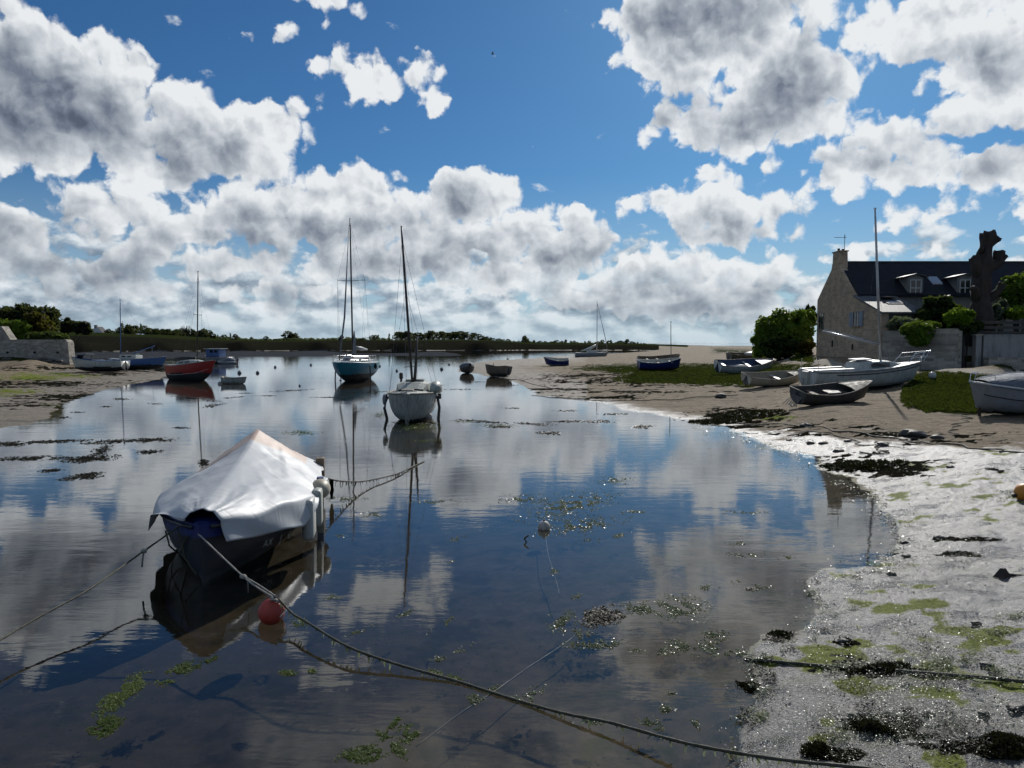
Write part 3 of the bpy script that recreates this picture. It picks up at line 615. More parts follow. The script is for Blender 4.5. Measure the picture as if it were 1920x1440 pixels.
def build_water():
    n = 96; V = [(0, 0, 0)]; F = []
    rs = [40, 400, 4000, 40000]
    for rr in rs: V += [(math.sin(2 * math.pi * k / n) * rr, math.cos(2 * math.pi * k / n) * rr, 0) for k in range(n)]
    for k in range(n): F.append((0, 1 + (k + 1) % n, 1 + k))
    for i in range(len(rs) - 1):
        for k in range(n): a, b = 1 + i * n, 1 + (i + 1) * n; F.append((a + k, a + (k + 1) % n, b + (k + 1) % n, b + k))
    m, g = newmat('estuary_water'); g.n.remove(g.b)
    p = g.geo
    pm = g.mapping(p, scale=(0.5, 1.5, 1.0))
    r1 = g.noise(pm, 1.3, 4, 0.55, dist=0.3); r2 = g.noise(g.mapping(p, rot=(0, 0, 0.25), scale=(0.8, 2.6, 1)), 7.0, 3, 0.5)
    pat = g.rng(g.noise(g.mapping(p, scale=(0.4, 1.0, 1)), 0.16, 4, 0.6), 0.38, 0.68, 0.12, 1.0)
    h = g.math('ADD', g.math('MULTIPLY', r1, 1.0), g.math('MULTIPLY', g.math('MULTIPLY', r2, 0.30), pat))
    b = g.n.new('ShaderNodeBump'); g.l.new(h, b.inputs['Height']); b.inputs['Strength'].default_value = 1.0; b.inputs['Distance'].default_value = 0.0032
    gl = g.n.new('ShaderNodeBsdfGlossy'); gl.inputs['Roughness'].default_value = 0.015; gl.inputs['Color'].default_value = (0.93, 0.95, 0.97, 1)
    g.l.new(b.outputs[0], gl.inputs['Normal'])
    tr = g.n.new('ShaderNodeBsdfTransparent'); tr.inputs[0].default_value = (0.86, 0.85, 0.79, 1)
    inc = g.n.new('ShaderNodeNewGeometry').outputs['Incoming']
    cs = g.math('ABSOLUTE', g.vec('DOT_PRODUCT', inc, b.outputs[0]))
    fr = g.math('MULTIPLY_ADD', g.math('POWER', g.math('SUBTRACT', 1.0, cs, clamp=True), 5.0), 0.955, 0.045)   # same from above and below
    mx = g.n.new('ShaderNodeMixShader'); g.l.new(fr, mx.inputs[0])
    g.l.new(tr.outputs[0], mx.inputs[1]); g.l.new(gl.outputs[0], mx.inputs[2]); g.l.new(mx.outputs[0], g.out.inputs[0])
    o = obj('water', V, F, m); tag(o, kind='structure'); return o
build_water()
# ------------------------------------------------------------------ boats
class Hull:
    """lofted hull: x forward, y to port, z up from the keel bottom"""
    def __init__(s, L, B, D, tw=0.75, sheer=0.25, sternup=0.08, rake=0.35, dead=0.25, keelup=0.35, full=2.2, bilge=0.62, tm=0.42):
        s.__dict__.update(locals())
    def half(s, t):
        if t < s.tm: return s.B / 2 * (s.tw + (1 - s.tw) * math.sin(math.pi / 2 * t / s.tm))
        return s.B / 2 * max(0.0, 1 - ((t - s.tm) / (1 - s.tm)) ** s.full) ** 0.85
    def top(s, t): return s.D + s.sheer * max(0, (t - 0.35) / 0.65) ** 1.8 + s.sternup * max(0, (0.35 - t) / 0.35) ** 1.5
    def keel(s, t): return s.D * s.keelup * max(0, (t - 0.72) / 0.28) ** 2.2 + s.D * 0.12 * max(0, (0.2 - t) / 0.2)
    def pt(s, t, u, side, inset=0.0, lift=0.0):
        w = max(0.0, s.half(t) - inset); k = s.keel(t) + lift; z1 = s.top(t)
        a = u * math.pi / 2
        y = w * (math.sin(a) ** s.bilge) * (1.0 if u > 0 else 0)
        if u > 0.5: y *= 1 + 0.03 * (u - 0.5)
        z = k + (z1 - k) * (s.dead * (y / w if w > 1e-6 else u) * (1 - u) + (1 - math.cos(a)) ** (0.9 + 0.25 * (1 - s.dead)) * u ** 0.1 if u > 0 else 0)
        z = min(z, z1)
        x = -s.L / 2 + s.L * t * (1 - s.rake / s.L) + s.rake * t ** 3 * (z / s.top(1.0)) - (inset * 1.2 if t > 0.9 else 0) + (inset * 1.0 if t < 0.02 else 0)
        return Vector((x, y * side, z))
    def shell(s, n=26, m=10, boot=0.35, stripe=None, open_=True, thick=0.035, floor=0.16, mats=('white', 'antifoul', 'white'), name='hull', parent=None, lap=0):
        mb = MB(); us = [j / m for j in range(m + 1)]
        ts = [1 - (1 - i / n) ** 1.25 for i in range(n + 1)]
        for side in (1, -1):
            P = [[s.pt(t, u, side) for u in us] for t in ts]
            mb.grid(P, 0, flip=(side < 0))
            nf = n * m; mi = []
            for i in range(n):
                for j in range(m):
                    zc = (P[i][j].z + P[i][j + 1].z + P[i + 1][j].z + P[i + 1][j + 1].z) / 4; uc = (j + 0.5) / m
                    frac = zc / s.D
                    mi.append(1 if frac < boot else (3 if stripe and stripe[0] < uc < stripe[1] else 0))
            mb.mi[-nf:] = mi
        # transom
        T = [s.pt(0, u, 1) for u in us] + [s.pt(0, u, -1) for u in us[::-1][:-1]]
        c = Vector((T[0].x, 0, s.top(0)))
        b = len(mb.v); mb.v += T + [c]
        for k in range(len(T) - 1): mb.f.append((b + k + 1, b + k, b + len(T))); mb.mi.append(1 if (T[k].z + T[k + 1].z) / 2 < s.D * boot else 0)
        if open_:
            def ins(t, u, side):
                p = s.pt(t, u, side, inset=thick); p.z = max(p.z, s.keel(t) * 0.5 + floor * s.D) if u < 1 else p.z + 0.004; return p
            for side in (1, -1):
                P = [[ins(t, u, side) for u in us] for t in ts[:-1]]
                mb.grid(P, 2, flip=(side > 0))
                G = [[s.pt(t, 1, side) + Vector((0, side * 0.012, 0.004)), P[i][-1]] for i, t in enumerate(ts[:-1])]
                G.append([s.pt(1, 1, side) + Vector((0.01, 0, 0.004)), P[-1][-1]])
                mb.grid(G, 2, flip=(side < 0))
            Tin = [ins(0, u, 1) for u in us] + [ins(0, u, -1) for u in us[::-1][:-1]]
            b = len(mb.v); c2 = Vector((Tin[0].x, 0, s.top(0) + 0.004)); mb.v += Tin + [c2]
            for k in range(len(Tin) - 1): mb.f.append((b + k, b + k + 1, b + len(Tin))); mb.mi.append(2)
            mb.add([s.pt(0, 1, 1), s.pt(0, 1, -1), ins(0, 1, -1), ins(0, 1, 1)], [(0, 1, 2, 3)], 2)
        ms = [M[k] for k in mats] + [M[mats[3]] if len(mats) > 3 else M['black']]
        return mb.build(name, ms, parent, smooth=True)
    def rail(s, t0, t1, r, mat, name='gunwale', parent=None, n=24, dz=0.012, both=True, transom=True, out=0.01):
        mb = MB()
        for side in (1, -1):
            mb.tube([s.pt(lerp(t0, t1, i / n), 1, side) + Vector((0, side * out, dz)) for i in range(n + 1)], r, 6)
        if transom: mb.tube([s.pt(t0, 1, 1) + Vector((0, 0, dz)), s.pt(t0, 1, -1) + Vector((0, 0, dz))], r, 6)
        return mb.build(name, M[mat], parent, smooth=True)
    def deck(s, t0, t1, mat, name='deck', parent=None, camber=0.05, inset=0.02, n=14, m=8, dz=0.0):
        mb = MB(); P = []
        for i in range(n + 1):
            t = lerp(t0, t1, i / n); p = s.pt(t, 1, 1); w = max(0.002, s.half(t) - inset)
            P.append([Vector((p.x, w * (1 - 2 * j / m), p.z + 0.006 + dz + camber * (1 - (1 - 2 * j / m) ** 2) * min(1, w / (s.B / 4)))) for j in range(m + 1)])
        mb.grid(P); Q = [[p - Vector((0, 0, 0.03)) for p in row] for row in P]; mb.grid(Q, flip=True)
        mb.grid([P[0], Q[0]]); mb.grid([P[-1], Q[-1]], flip=True)
        return mb.build(name, M[mat], parent, smooth=True)
    def thwart(s, t, mat, parent, w=0.2, drop=0.16, th=0.03, name='seat'):
        p = s.pt(t, 1, 1); h = s.half(t) * 0.955
        MBo = MB(); MBo.bbox((p.x, 0, p.z - drop), (w, 2 * h, th), 0.006); return MBo.build(name, M[mat], parent)

def mast_parts(root, x, y, z0, z1, r, mat, lean=(0, 0), spread=None, stays=(), wires=True, hull=None):
    top = Vector((x + lean[0], y + lean[1], z1)); base = Vector((x, y, z0))
    mb = MB(); mb.tube([base, base.lerp(top, 0.5), base.lerp(top, 0.92), top], [r, r, r * 0.8, r * 0.6], 10)
    mb.bbox(tuple(top + Vector((0, 0, 0.03))), (0.14, 0.05, 0.06), 0.01)
    mast = mb.build('mast', M[mat], root, smooth=True)
    if spread:
        for (f, w) in spread:
            c = base.lerp(top, f); s = MB()
            s.tube([c + Vector((0, -w, 0.03)), c, c + Vector((0, w, 0.03))], 0.018, 6); s.tube([c + Vector((0, -w, -0.05)), c + Vector((0, -w, 0.1))], 0.014, 5); s.tube([c + Vector((0, w, -0.05)), c + Vector((0, w, 0.1))], 0.014, 5)
            s.build('spreader', M[mat], mast)
    if wires:
        w = MB()
        for (f, e) in stays:
            a = base.lerp(top, f)
            if spread and abs(e[1]) > 0.4:
                sp = base.lerp(top, spread[0][0]) + Vector((0, math.copysign(spread[0][1], e[1]), 0.03)); w.tube([a, sp, Vector(e)], 0.005, 4)
            else: w.tube([a, Vector(e)], 0.005, 4)
        if stays: w.build('rigging', M['wire'], root)
    return base, top

def ground_at(px, py, z0=0.0):
    """ground point seen at this pixel"""
    z = z0
    for _ in range(12): p = at(px, py, z); z = 0.5 * z + 0.5 * g1(p.x, p.y)
    return at(px, py, z)

# ---- far left: white open boat, blue sloop, small cream boat
def boat_white_blue():
    c = atd(184, 695, 71.0); gz0 = 0.30
    r = thing('fishing_boat', 'long white open boat with blue inside lying on the mud below the stone wall', 'boat', (c.x, c.y, gz0), R(176), rx=R(3))
    h = Hull(5.4, 1.9, 0.95, tw=0.8, sheer=0.42, rake=0.5, bilge=0.5)
    h.shell(boot=0.42, mats=('white', 'antifoul', 'bluein'), parent=r)
    h.rail(0, 0.985, 0.03, 'skyblue', parent=r)
    for t in (0.2, 0.42): h.thwart(t, 'bluein', r)
    # sagging blue cover over the middle
    P = []
    for i in range(15):
        t = 0.08 + 0.5 * i / 14; p = h.pt(t, 1, 1); w = h.half(t) + 0.03
        P.append([Vector((p.x, w * (1 - j / 5), p.z + 0.03 + 0.16 * (1 - abs(1 - j / 5)) * (0.6 + 0.4 * math.sin(i * 1.3)))) for j in range(11)])
    mb = MB(); mb.grid(P); mb.build('cover', M['bluein'], r, smooth=True)
    # open steering shelter near the bow: slanted screen on posts
    s = MB(); x0 = 1.2
    for sx, sy in ((0, .62), (0, -.62), (.75, .5), (.75, -.5)): s.tube([(x0 + sx, sy, 1.0), (x0 + sx - 0.25, sy, 1.62)], 0.03, 6)
    s.bbox((x0 + 0.1, 0, 1.64), (1.0, 1.35, 0.05), 0.015); s.build('shelter', M['grey'], r)
    g = MB(); g.box((x0 + 0.62, 0, 1.32), (0.02, 0.98, 0.5), rot=Matrix.Rotation(R(-22), 3, 'Y')); g.build('windscreen', M['glass'], r)
    f = MB(); f.ball((0.35, -0.98, 0.72), 0.1, 10, 8, sc=(1, 1, 2.3)); f.tube([(0.35, -0.95, 0.95), (0.35, -0.93, 1.08)], 0.01, 4); f.build('fender', M['bluein'], r, smooth=True)
boat_white_blue()

def boat_blue_sloop():
    c = atd(262, 695, 75.0)
    r = thing('sailboat', 'small faded blue sailboat with a tall bare mast beside the white open boat', 'sailboat', (c.x, c.y, 0.28), R(-4), rx=R(-2))
    h = Hull(5.6, 2.1, 1.05, tw=0.8, sheer=0.3, rake=0.6, bilge=0.55)
    h.shell(boot=0.5, mats=('skyblue', 'antifoul', 'white'), open_=False, parent=r)
    h.deck(0, 0.985, 'white', parent=r); h.rail(0, 0.985, 0.03, 'white', parent=r)
    k = MB(); k.bbox((-0.9, 0, 1.3), (1.7, 1.3, 0.42), 0.08); cab = k.build('cabin', M['white'], r)
    for x in (-1.3, -0.7): k = MB(); k.bbox((x, -0.655, 1.36), (0.38, 0.02, 0.14), 0.008); k.build('window', M['glass'], cab)
    k = MB()
    for i in range(4): k.tube([(-0.1 + 0.12 * i, -0.5, 1.1), (-0.1 + 0.12 * i, -0.5, 1.62)], 0.02, 5)
    k.tube([(-0.1, -0.5, 1.62), (0.26, -0.5, 1.62)], 0.02, 5); k.build('rail', M['trimwhite'], r)
    x = (225 - 262) / FPX * 75.0
    mast_parts(r, x + 0.0, 0, 1.4, atd(225, 562, 75).z - 0.28, 0.045, 'skyblue', stays=((0.95, (2.7, 0, 1.35)), (0.95, (-2.6, 0, 1.2))))
    b = MB(); b.tube([(-0.6, 0, 1.7), (1.5, 0.1, 2.42)], 0.05, 8); b.tube([(1.25, 0.1, 1.15), (1.25, 0.1, 2.3)], 0.015, 5); b.build('boom', M['skyblue'], r, smooth=True)
boat_blue_sloop()

def open_boat(name, label, cat, loc, heading, L, B, D, mats, rail='woodpale', heel=0.0, pitch=0.0, thw=(0.25, 0.5), thmat='woodpale', boot=0.3, fore=None, group=None, **kw):
    r = thing(name, label, cat, loc, R(heading), group=group, rx=R(heel), ry=R(pitch))
    h = Hull(L, B, D, **kw)
    h.shell(boot=boot, mats=mats, parent=r, thick=0.03)
    h.rail(0, 0.985, 0.02, rail, parent=r)
    for t in thw: h.thwart(t, thmat, r)
    if fore: h.deck(fore[0], 0.985, fore[1], 'foredeck', r, camber=0.04)
    return r, h

c = atd(303, 689, 78.0)
open_boat('dinghy', 'little cream dinghy half hidden behind the stern of the red sailboat', 'dinghy', (c.x, c.y, 0.1), 170, 2.9, 1.2, 0.6, ('cream', 'cream', 'woodpale'), boot=0.1)

def boat_red():
    c = atd(363, 712, 60.5)
    r = thing('sailboat', 'small red sailboat with white cabin and dark sail bundle standing in the shallows', 'sailboat', (c.x, c.y, -0.22), R(-28), rx=R(-3), ry=R(-3))
    h = Hull(5.1, 2.0, 1.42, tw=0.72, sheer=0.3, sternup=0.08, rake=0.75, bilge=0.62, keelup=0.5)
    h.shell(boot=0.52, mats=('red', 'antifoul', 'white', 'white'), open_=False, parent=r)
    h.deck(0, 0.985, 'white', parent=r, camber=0.07); h.rail(0, 0.985, 0.028, 'white', 'toe_rail', r)
    w = MB()
    for side in (1, -1): w.tube([h.pt(t / 20, 0.60, side) + Vector((0, side * 0.012, 0.03)) for t in range(20)], 0.018, 5)
    w.build('waterline_stripe', M['white'], r)
    k = MB(); P = []
    for x, hw, z in ((-1.3, .62, .36), (-0.7, .66, .42), (0.1, .62, .42), (0.7, .50, .30), (1.5, .22, .05)):
        b = h.top((x + 2.55) / 5.1) + 0.02
        P.append([Vector((x, -hw, b)), Vector((x, -hw * 0.88, b + z * .8)), Vector((x, -hw * .4, b + z)), Vector((x, hw * .4, b + z)), Vector((x, hw * .88, b + z * .8)), Vector((x, hw, b))])
    k.grid(P, flip=True); k.add(P[0], [(0, 1, 2, 3, 4, 5)]); cab = k.build('cabin', M['white'], r)
    for x0, x1 in ((-1.0, -0.45), (-0.25, 0.25)):
        for sgn in (1, -1): k = MB(); k.box(((x0 + x1) / 2, sgn * 0.625, h.D + 0.22), (x1 - x0, 0.03, 0.16), rz=0); k.build('window', M['glass'], cab)
    k = MB(); k.ball((1.0, -0.40, h.D + 0.24), 0.09, 10, 8, sc=(1, .3, 1)); k.build('porthole', M['glass'], cab)
    k = MB(); k.tube([(-2.1, 0, 1.95), (-1.5, 0, 2.0), (-0.7, 0, 2.0), (0.25, 0, 1.98)], [.16, .19, .17, .1], 10); k.build('furled_sail', M['black'], r, smooth=True)
    mx = 0.45
    mast_parts(r, mx, 0, 1.7, atd(378, 509, 60.5).z + 0.22, 0.05, 'darkmast', lean=(0.12, 0.12), spread=((0.52, 0.38),),
               stays=((0.95, (2.6, 0, 1.75)), (0.95, (-2.4, 0, 1.5)), (0.95, (0.3, 0.95, 1.45)), (0.95, (0.3, -0.95, 1.45)), (0.5, (-0.3, 0.9, 1.4)), (0.5, (-0.3, -0.9, 1.4))))
    k = MB(); k.bbox((0.1, 0, 0.12), (1.5, 0.18, 0.4), 0.05); k.build('keel', M['antifoul'], r)
    k = MB(); k.bbox((-2.55, 0, 0.55), (0.3, 0.05, 1.0), 0.02); k.build('rudder', M['antifoul'], r)
    k = MB()
    for a in range(7): k.tube([(2.35 + 0.02 * a, 0.1 * (a - 3), 1.2), (2.5, 0.12 * (a - 3), 0.2)], 0.008, 4)
    k.build('mooring_lines', M['weedrope'], r)
boat_red()

c = at(440, 721, -0.06)
open_boat('dinghy', 'tiny pale green dinghy floating just right of the red sailboat', 'dinghy', (c.x, c.y, -0.08), 4, 1.75, 1.0, 0.5, ('oldwhite', 'antifoul', 'cream'), boot=0.18, thw=(0.4,), tw=0.8, sheer=0.08, rake=0.15)

def boat_blue_cabin():
    c = atd(408, 684, 112.0)
    r = thing('motorboat', 'grey motorboat with a blue wheelhouse beyond the red sailboat', 'motorboat', (c.x, c.y, -0.15), R(165))
    h = Hull(4.6, 2.2, 1.0, tw=0.85, sheer=0.3); h.shell(boot=0.25, mats=('grey', 'antifoul', 'grey'), open_=False, parent=r); h.deck(0, .985, 'grey', parent=r)
    k = MB(); k.bbox((0.25, 0, 1.65), (2.2, 1.7, 1.15), 0.06); cab = k.build('wheelhouse', M['skyblue'], r)
    k = MB(); k.bbox((0.25, 0, 2.28), (2.9, 1.9, 0.1), 0.03); k.build('roof', M['white'], cab)
    for x in (-0.35, 0.4): k = MB(); k.bbox((x, 0, 1.9), (0.55, 1.72, 0.38), 0.01); k.build('window', M['glass'], cab)
boat_blue_cabin()
c = atd(427, 684, 108.0)
r = thing('inflatable_boat', 'grey rubber boat under a cover with outboard behind the small pale dinghy', 'inflatable boat', (c.x, c.y, 0.0), R(182))
k = MB(); P = []
for i in range(17):
    x = -1.15 + 2.3 * i / 16; w = 0.75 * (1 - max(0, (x - 0.2) / 1.0) ** 2.2) ** 0.5 if x < 1.2 else 0.02; hh = 0.42 + 0.35 * math.exp(-((x + 0.3) / 0.7) ** 2)
    P.append([Vector((x, w * math.cos(math.pi * j / 10), 0.12 + hh * math.sin(math.pi * j / 10) ** 0.8)) for j in range(11)])
k.grid(P); k.add(P[0], [tuple(range(11))]); k.build('cover', M['tarpgrey'], r, smooth=True)
k = MB()
for sy in (0.7, -0.7): k.tube([(-1.25, sy, 0.15), (0.4, sy, 0.15), (1.0, sy * 0.6, 0.2), (1.25, 0, 0.25)], 0.2, 10)
k.build('tube', M['grey'], r, smooth=True)
k = MB(); k.bbox((-1.4, 0, 0.5), (0.28, 0.3, 0.4), 0.06); k.bbox((-1.4, 0, 0.15), (0.1, 0.1, 0.5), 0.02); k.build('outboard', M['black'], r)

# ---- teal yacht, bow towards us, propped on legs
def boat_teal():
    c = atd(664, 713, 60.0)
    r = thing('sailboat', 'teal blue sailboat standing upright on wooden legs in the middle of the channel', 'sailboat', (c.x, c.y, -0.25), R(-97), ry=R(0))
    h = Hull(7.6, 2.75, 1.62, tw=0.7, sheer=0.16, sternup=0.02, rake=1.1, bilge=0.72, keelup=0.55, dead=0.55, full=2.6, tm=0.5)
    h.shell(boot=0.50, mats=('teal', 'antifoul', 'white'), open_=False, parent=r, n=30, m=14)
    h.deck(0, 0.985, 'white', parent=r, camber=0.09); h.rail(0, 0.985, 0.03, 'teal', 'toe_rail', r)
    k = MB(); k.bbox((0.0, 0, 0.2), (2.6, 0.22, 0.75), 0.06); k.build('keel', M['antifoul'], r)
    k = MB(); P = []
    for x, hw, z in ((-2.0, .78, .46), (-1.0, .85, .5), (0.2, .78, .46), (1.1, .6, .34), (2.1, .28, .08)):
        b = h.top((x + 3.8) / 7.6) + 0.04
        P.append([Vector((x, -hw, b)), Vector((x, -hw * 0.9, b + z * .85)), Vector((x, -hw * .4, b + z)), Vector((x, hw * .4, b + z)), Vector((x, hw * .9, b + z * .85)), Vector((x, hw, b))])
    k.grid(P, flip=True); k.add(P[0], [(0, 1, 2, 3, 4, 5)]); cab = k.build('cabin', M['white'], r)
    for sgn in (1, -1): k = MB(); k.box((-0.6, sgn * 0.83, h.D + 0.32), (1.3, 0.03, 0.16)); k.build('window', M['glass'], cab)
    k = MB(); k.box((1.45, 0, h.D + 0.46), (0.5, 0.6, 0.05), rot=Matrix.Rotation(R(14), 3, 'Y')); k.build('hatch', M['glass'], cab)
    k = MB()
    for x, y in ((-2.6, 1.0), (-1.3, 1.25), (0.2, 1.3), (1.6, 1.1), (2.8, 0.7)):
        for s in (1, -1): k.tube([(x, s * y, h.D), (x, s * y, h.D + 0.62)], 0.013, 5)
    for s in (1, -1):
        for dz in (0.3, 0.6): k.tube([(-2.6, s * 1.0, h.D + dz), (-1.3, s * 1.25, h.D + dz), (0.2, s * 1.3, h.D + dz), (1.6, s * 1.1, h.D + dz), (2.8, s * .7, h.D + dz + .05)], 0.006, 4)
    k.tube([(2.8, .7, h.D + .62), (3.5, .3, h.D + .75), (3.75, 0, h.D + .78), (3.5, -.3, h.D + .75), (2.8, -.7, h.D + .62)], 0.014, 6); k.build('guard_rail', M['steel'], r)
    for s in (1, -1):
        k = MB(); k.tube([(0.3, s * 1.42, 1.45), (0.3, s * 1.48, 0.06)], 0.055, 8); k.bbox((0.3, s * 1.48, 0.05), (0.3, 0.25, 0.06), 0.01); k.build('leg', M['darkmast'], r, smooth=False)
        k = MB(); k.ball((-1.4 + s * .2, s * 1.42, 1.35), 0.12, 10, 8, sc=(1, 1, 2)); k.build('fender', M['antifoul'], r, smooth=True)
    k = MB(); k.tube([(-0.2, -1.2, 0.9), (0.4, -0.95, 0.2)], 0.035, 6); k.ball((0.4, -1.0, 0.2), 0.12, 8, 6); k.build('anchor_chain', M['wooddark'], r)
    ztop = atd(657, 412, 60).z + 0.25
    base, top = mast_parts(r, 0.4, 0.05, 1.9, ztop, 0.065, 'darkmast', lean=(0.0, -0.10), spread=((0.565, 1.12),),
               stays=((0.97, (-3.8, 0, 1.7)), (0.97, (0.1, 1.35, 1.7)), (0.97, (0.1, -1.35, 1.7)), (0.56, (-0.6, 1.3, 1.7)), (0.56, (-0.6, -1.3, 1.7)), (0.56, (0.9, 0.9, 1.7)), (0.56, (0.9, -0.9, 1.7))))
    k = MB(); k.tube([(3.3, -0.02, 1.95), (2.0, -0.03, 5.2), (0.55, -0.08, ztop - 0.5)], [0.06, 0.075, 0.02], 8); k.build('furled_foresail', M['grey'], r, smooth=True)
    k = MB(); k.tube([(0.25, 0.05, 2.9), (-1.5, 0.1, 2.8), (-3.0, 0.1, 2.7)], [0.13, 0.16, 0.08], 8); k.tube([(0.3, .12, 2.3), (0.3, .16, 4.2)], [.22, .05], 8); k.build('furled_sail', M['grey'], r, smooth=True)
boat_teal()

# ---- weathered white yacht on legs
def boat_old():
    c = atd(776, 783, 29.8)
    r = thing('sailboat', 'weathered greyish white sailboat with leaning mast propped among weed in the channel', 'sailboat', (c.x, c.y, -0.16), R(-88), rx=R(0.5))
    h = Hull(5.2, 1.86, 1.18, tw=0.75, sheer=0.10, sternup=0.04, rake=0.5, bilge=0.52, keelup=0.25, dead=0.3, full=3.0, tm=0.5)
    h.shell(boot=0.24, mats=('oldwhite', 'antifoul', 'oldwhite'), open_=False, parent=r, n=30, m=14)
    h.deck(0, 0.985, 'oldwhite', parent=r, camber=0.10); h.rail(0, 0.985, 0.03, 'woodpale', 'toe_rail', r)
    k = MB(); P = []
    for x, hw, z in ((-1.2, .62, .36), (-0.5, .70, .40), (0.4, .64, .36), (1.0, .5, .12)):
        b = h.top((x + 2.6) / 5.2) + 0.05
        P.append([Vector((x, -hw, b)), Vector((x, -hw * 0.94, b + z * .8)), Vector((x, -hw * .5, b + z)), Vector((x, hw * .5, b + z)), Vector((x, hw * .94, b + z * .8)), Vector((x, hw, b))])
    k.grid(P, flip=True); k.add(P[0], [(0, 1, 2, 3, 4, 5)]); cab = k.build('cabin', M['oldwhite'], r)
    k = MB(); k.bbox((-0.4, 0.05, 1.66), (0.75, 0.72, 0.09), 0.02); k.build('hatch', M['oldwhite'], cab)
    k = MB(); k.box((0.03, 0.05, 1.60), (0.02, 0.62, 0.09)); k.build('window', M['glass'], cab)
    k = MB(); k.bbox((1.25, -0.1, 1.34), (0.5, 0.45, 0.10), 0.02); k.build('fore_hatch', M['woodpale'], r)
    k = MB(); k.tube([(-0.3, 1.0, 1.28), (0.3, .92, 1.42), (0.9, .85, 1.30)], [.16, .24, .14], 10); k.build('sail_bag', M['oldwhite'], r, smooth=True)
    k = MB(); k.bbox((-2.4, -0.75, 1.75), (0.2, 0.16, 0.28), 0.06); k.bbox((-2.4, -0.75, 1.5), (0.1, 0.09, 0.35), 0.02); k.build('outboard', M['black'], r)
    for s in (1, -1):
        k = MB(); a = Vector((0.35, s * .97, 1.05)); b = Vector((0.35, s * (1.05 if s > 0 else 1.12), 0.6)); d = Vector((0.35, s * 0.99, 0.03))
        k.tube([a, b, d], [.05, .055, .06], 8); k.bbox((0.35, s * 1.06, 1.05), (0.22, 0.14, 0.22), 0.03); k.bbox((0.35, s * 1.06, .05), (.3, .2, .06), .01); k.build('leg', M['darkmast'], r)
    k = MB(); k.ball((1.0, -1.02, 0.98), 0.085, 10, 8, sc=(1, 1, 2.6)); k.build('fender', M['grey'], r, smooth=True)
    k = MB()
    for s in (-.35, .25, -.1): k.tube([(2.35, s * .5, 1.26), (2.62, s * .3, 0.9), (2.62, s * .2, 0.55), (2.5, s * .1, 0.1)], 0.016, 5)
    k.tube(spline([(1.9, .3, 1.33), (2.1, .05, 1.36), (2.0, -.2, 1.34), (2.3, -.3, 1.3), (2.4, 0, 1.34)], 6), 0.02, 5); k.build('mooring_lines', M['rope'], r)
    k = MB(); k.bbox((0, 0, 0.08), (1.8, 0.7, 0.22), 0.05); k.build('keel', M['antifoul'], r)
    zt = atd(763, 427, 29.8).z + 0.10; x0 = 0.15
    mast_parts(r, x0, -0.02, 1.5, zt, 0.05, 'darkmast', lean=(0.3, -0.30), spread=(),
               stays=((0.93, (2.55, 0, 1.3)), (0.93, (-2.5, 0, 1.2)), (0.93, (-0.3, .98, 1.2)), (0.93, (-0.3, -.98, 1.2)), (0.6, (0.6, .9, 1.2)), (0.6, (0.6, -.9, 1.2))))
    k = MB(); k.tube([(x0 - .1, .05, 1.5), (x0 - .12, 0.14, 2.6), (x0, 0.2, 3.4)], [.07, .05, .03], 8); k.tube([(x0, -.35, 2.2), (x0, .3, 2.26)], .012, 5); k.build('boom', M['darkmast'], r, smooth=True)
boat_old()
p = at(796 + 8, 786, 0.02)
mb = MB(); mb.ball((0, 0, 0.12), 0.14, 14, 10); mb.tube([(0, 0, .24), (0, 0, .3)], .03, 6); o = mb.build('mooring_buoy', M['buoywhite'], None, True, (p.x, p.y, 0)); tag(o, 'chalky round buoy lying under the right side of the weathered white sailboat', 'buoy')

# ---- small craft along the spit
c = atd(877, 697, 74.0)
r, h = open_boat('rowing_boat', 'short dark boat under a rounded grey cover at the tip of the spit', 'rowing boat', (c.x, c.y, -0.02), -75, 2.6, 1.35, 0.55, ('wooddark', 'antifoul', 'wooddark'), thw=(), tw=0.85)
k = MB(); P = []
for i in range(13):
    t = i / 12; p = h.pt(t * .97, 1, 1); w = h.half(t * .97) + .03
    P.append([Vector((p.x, w * math.cos(math.pi * j / 10), p.z + 0.03 + (0.12 + .38 * math.sin(math.pi * (t * .8 + .1))) * math.sin(math.pi * j / 10) ** .8)) for j in range(11)])
k.grid(P); k.add(P[0], [tuple(range(11))]); k.build('cover', M['tarpgrey'], r, smooth=True)
c = atd(930, 705, 67.0)
r, h = open_boat('rowing_boat', 'brown wooden rowing boat tipped on the shore at the tip of the spit', 'rowing boat', (c.x, c.y, 0.0), 138, 2.9, 1.35, 0.85, ('wood', 'wooddark', 'wooddark'), rail='wooddark', heel=6, boot=0.3, sheer=0.22, tw=.7)
k = MB(); k.tube([(0.2, .2, .8), (.2, .25, 1.15)], .03, 6); k.build('rowlock_post', M['wooddark'], r)
k = MB(); k.bbox((-.3, .1, -.05), (.6, .4, .35), .05); k.build('chock', M['antifoul'], r)
c = atd(1043, 689, 86.0)
r, h = open_boat('rowing_boat', 'deep blue open boat with white inside beached alone near the channel', 'rowing boat', (c.x, c.y, g1(c.x, c.y) - .02), 174, 2.9, 1.35, 0.75, ('blue', 'grey', 'white'), rail='white', heel=-12, boot=0.42, sheer=.35, tw=.8)

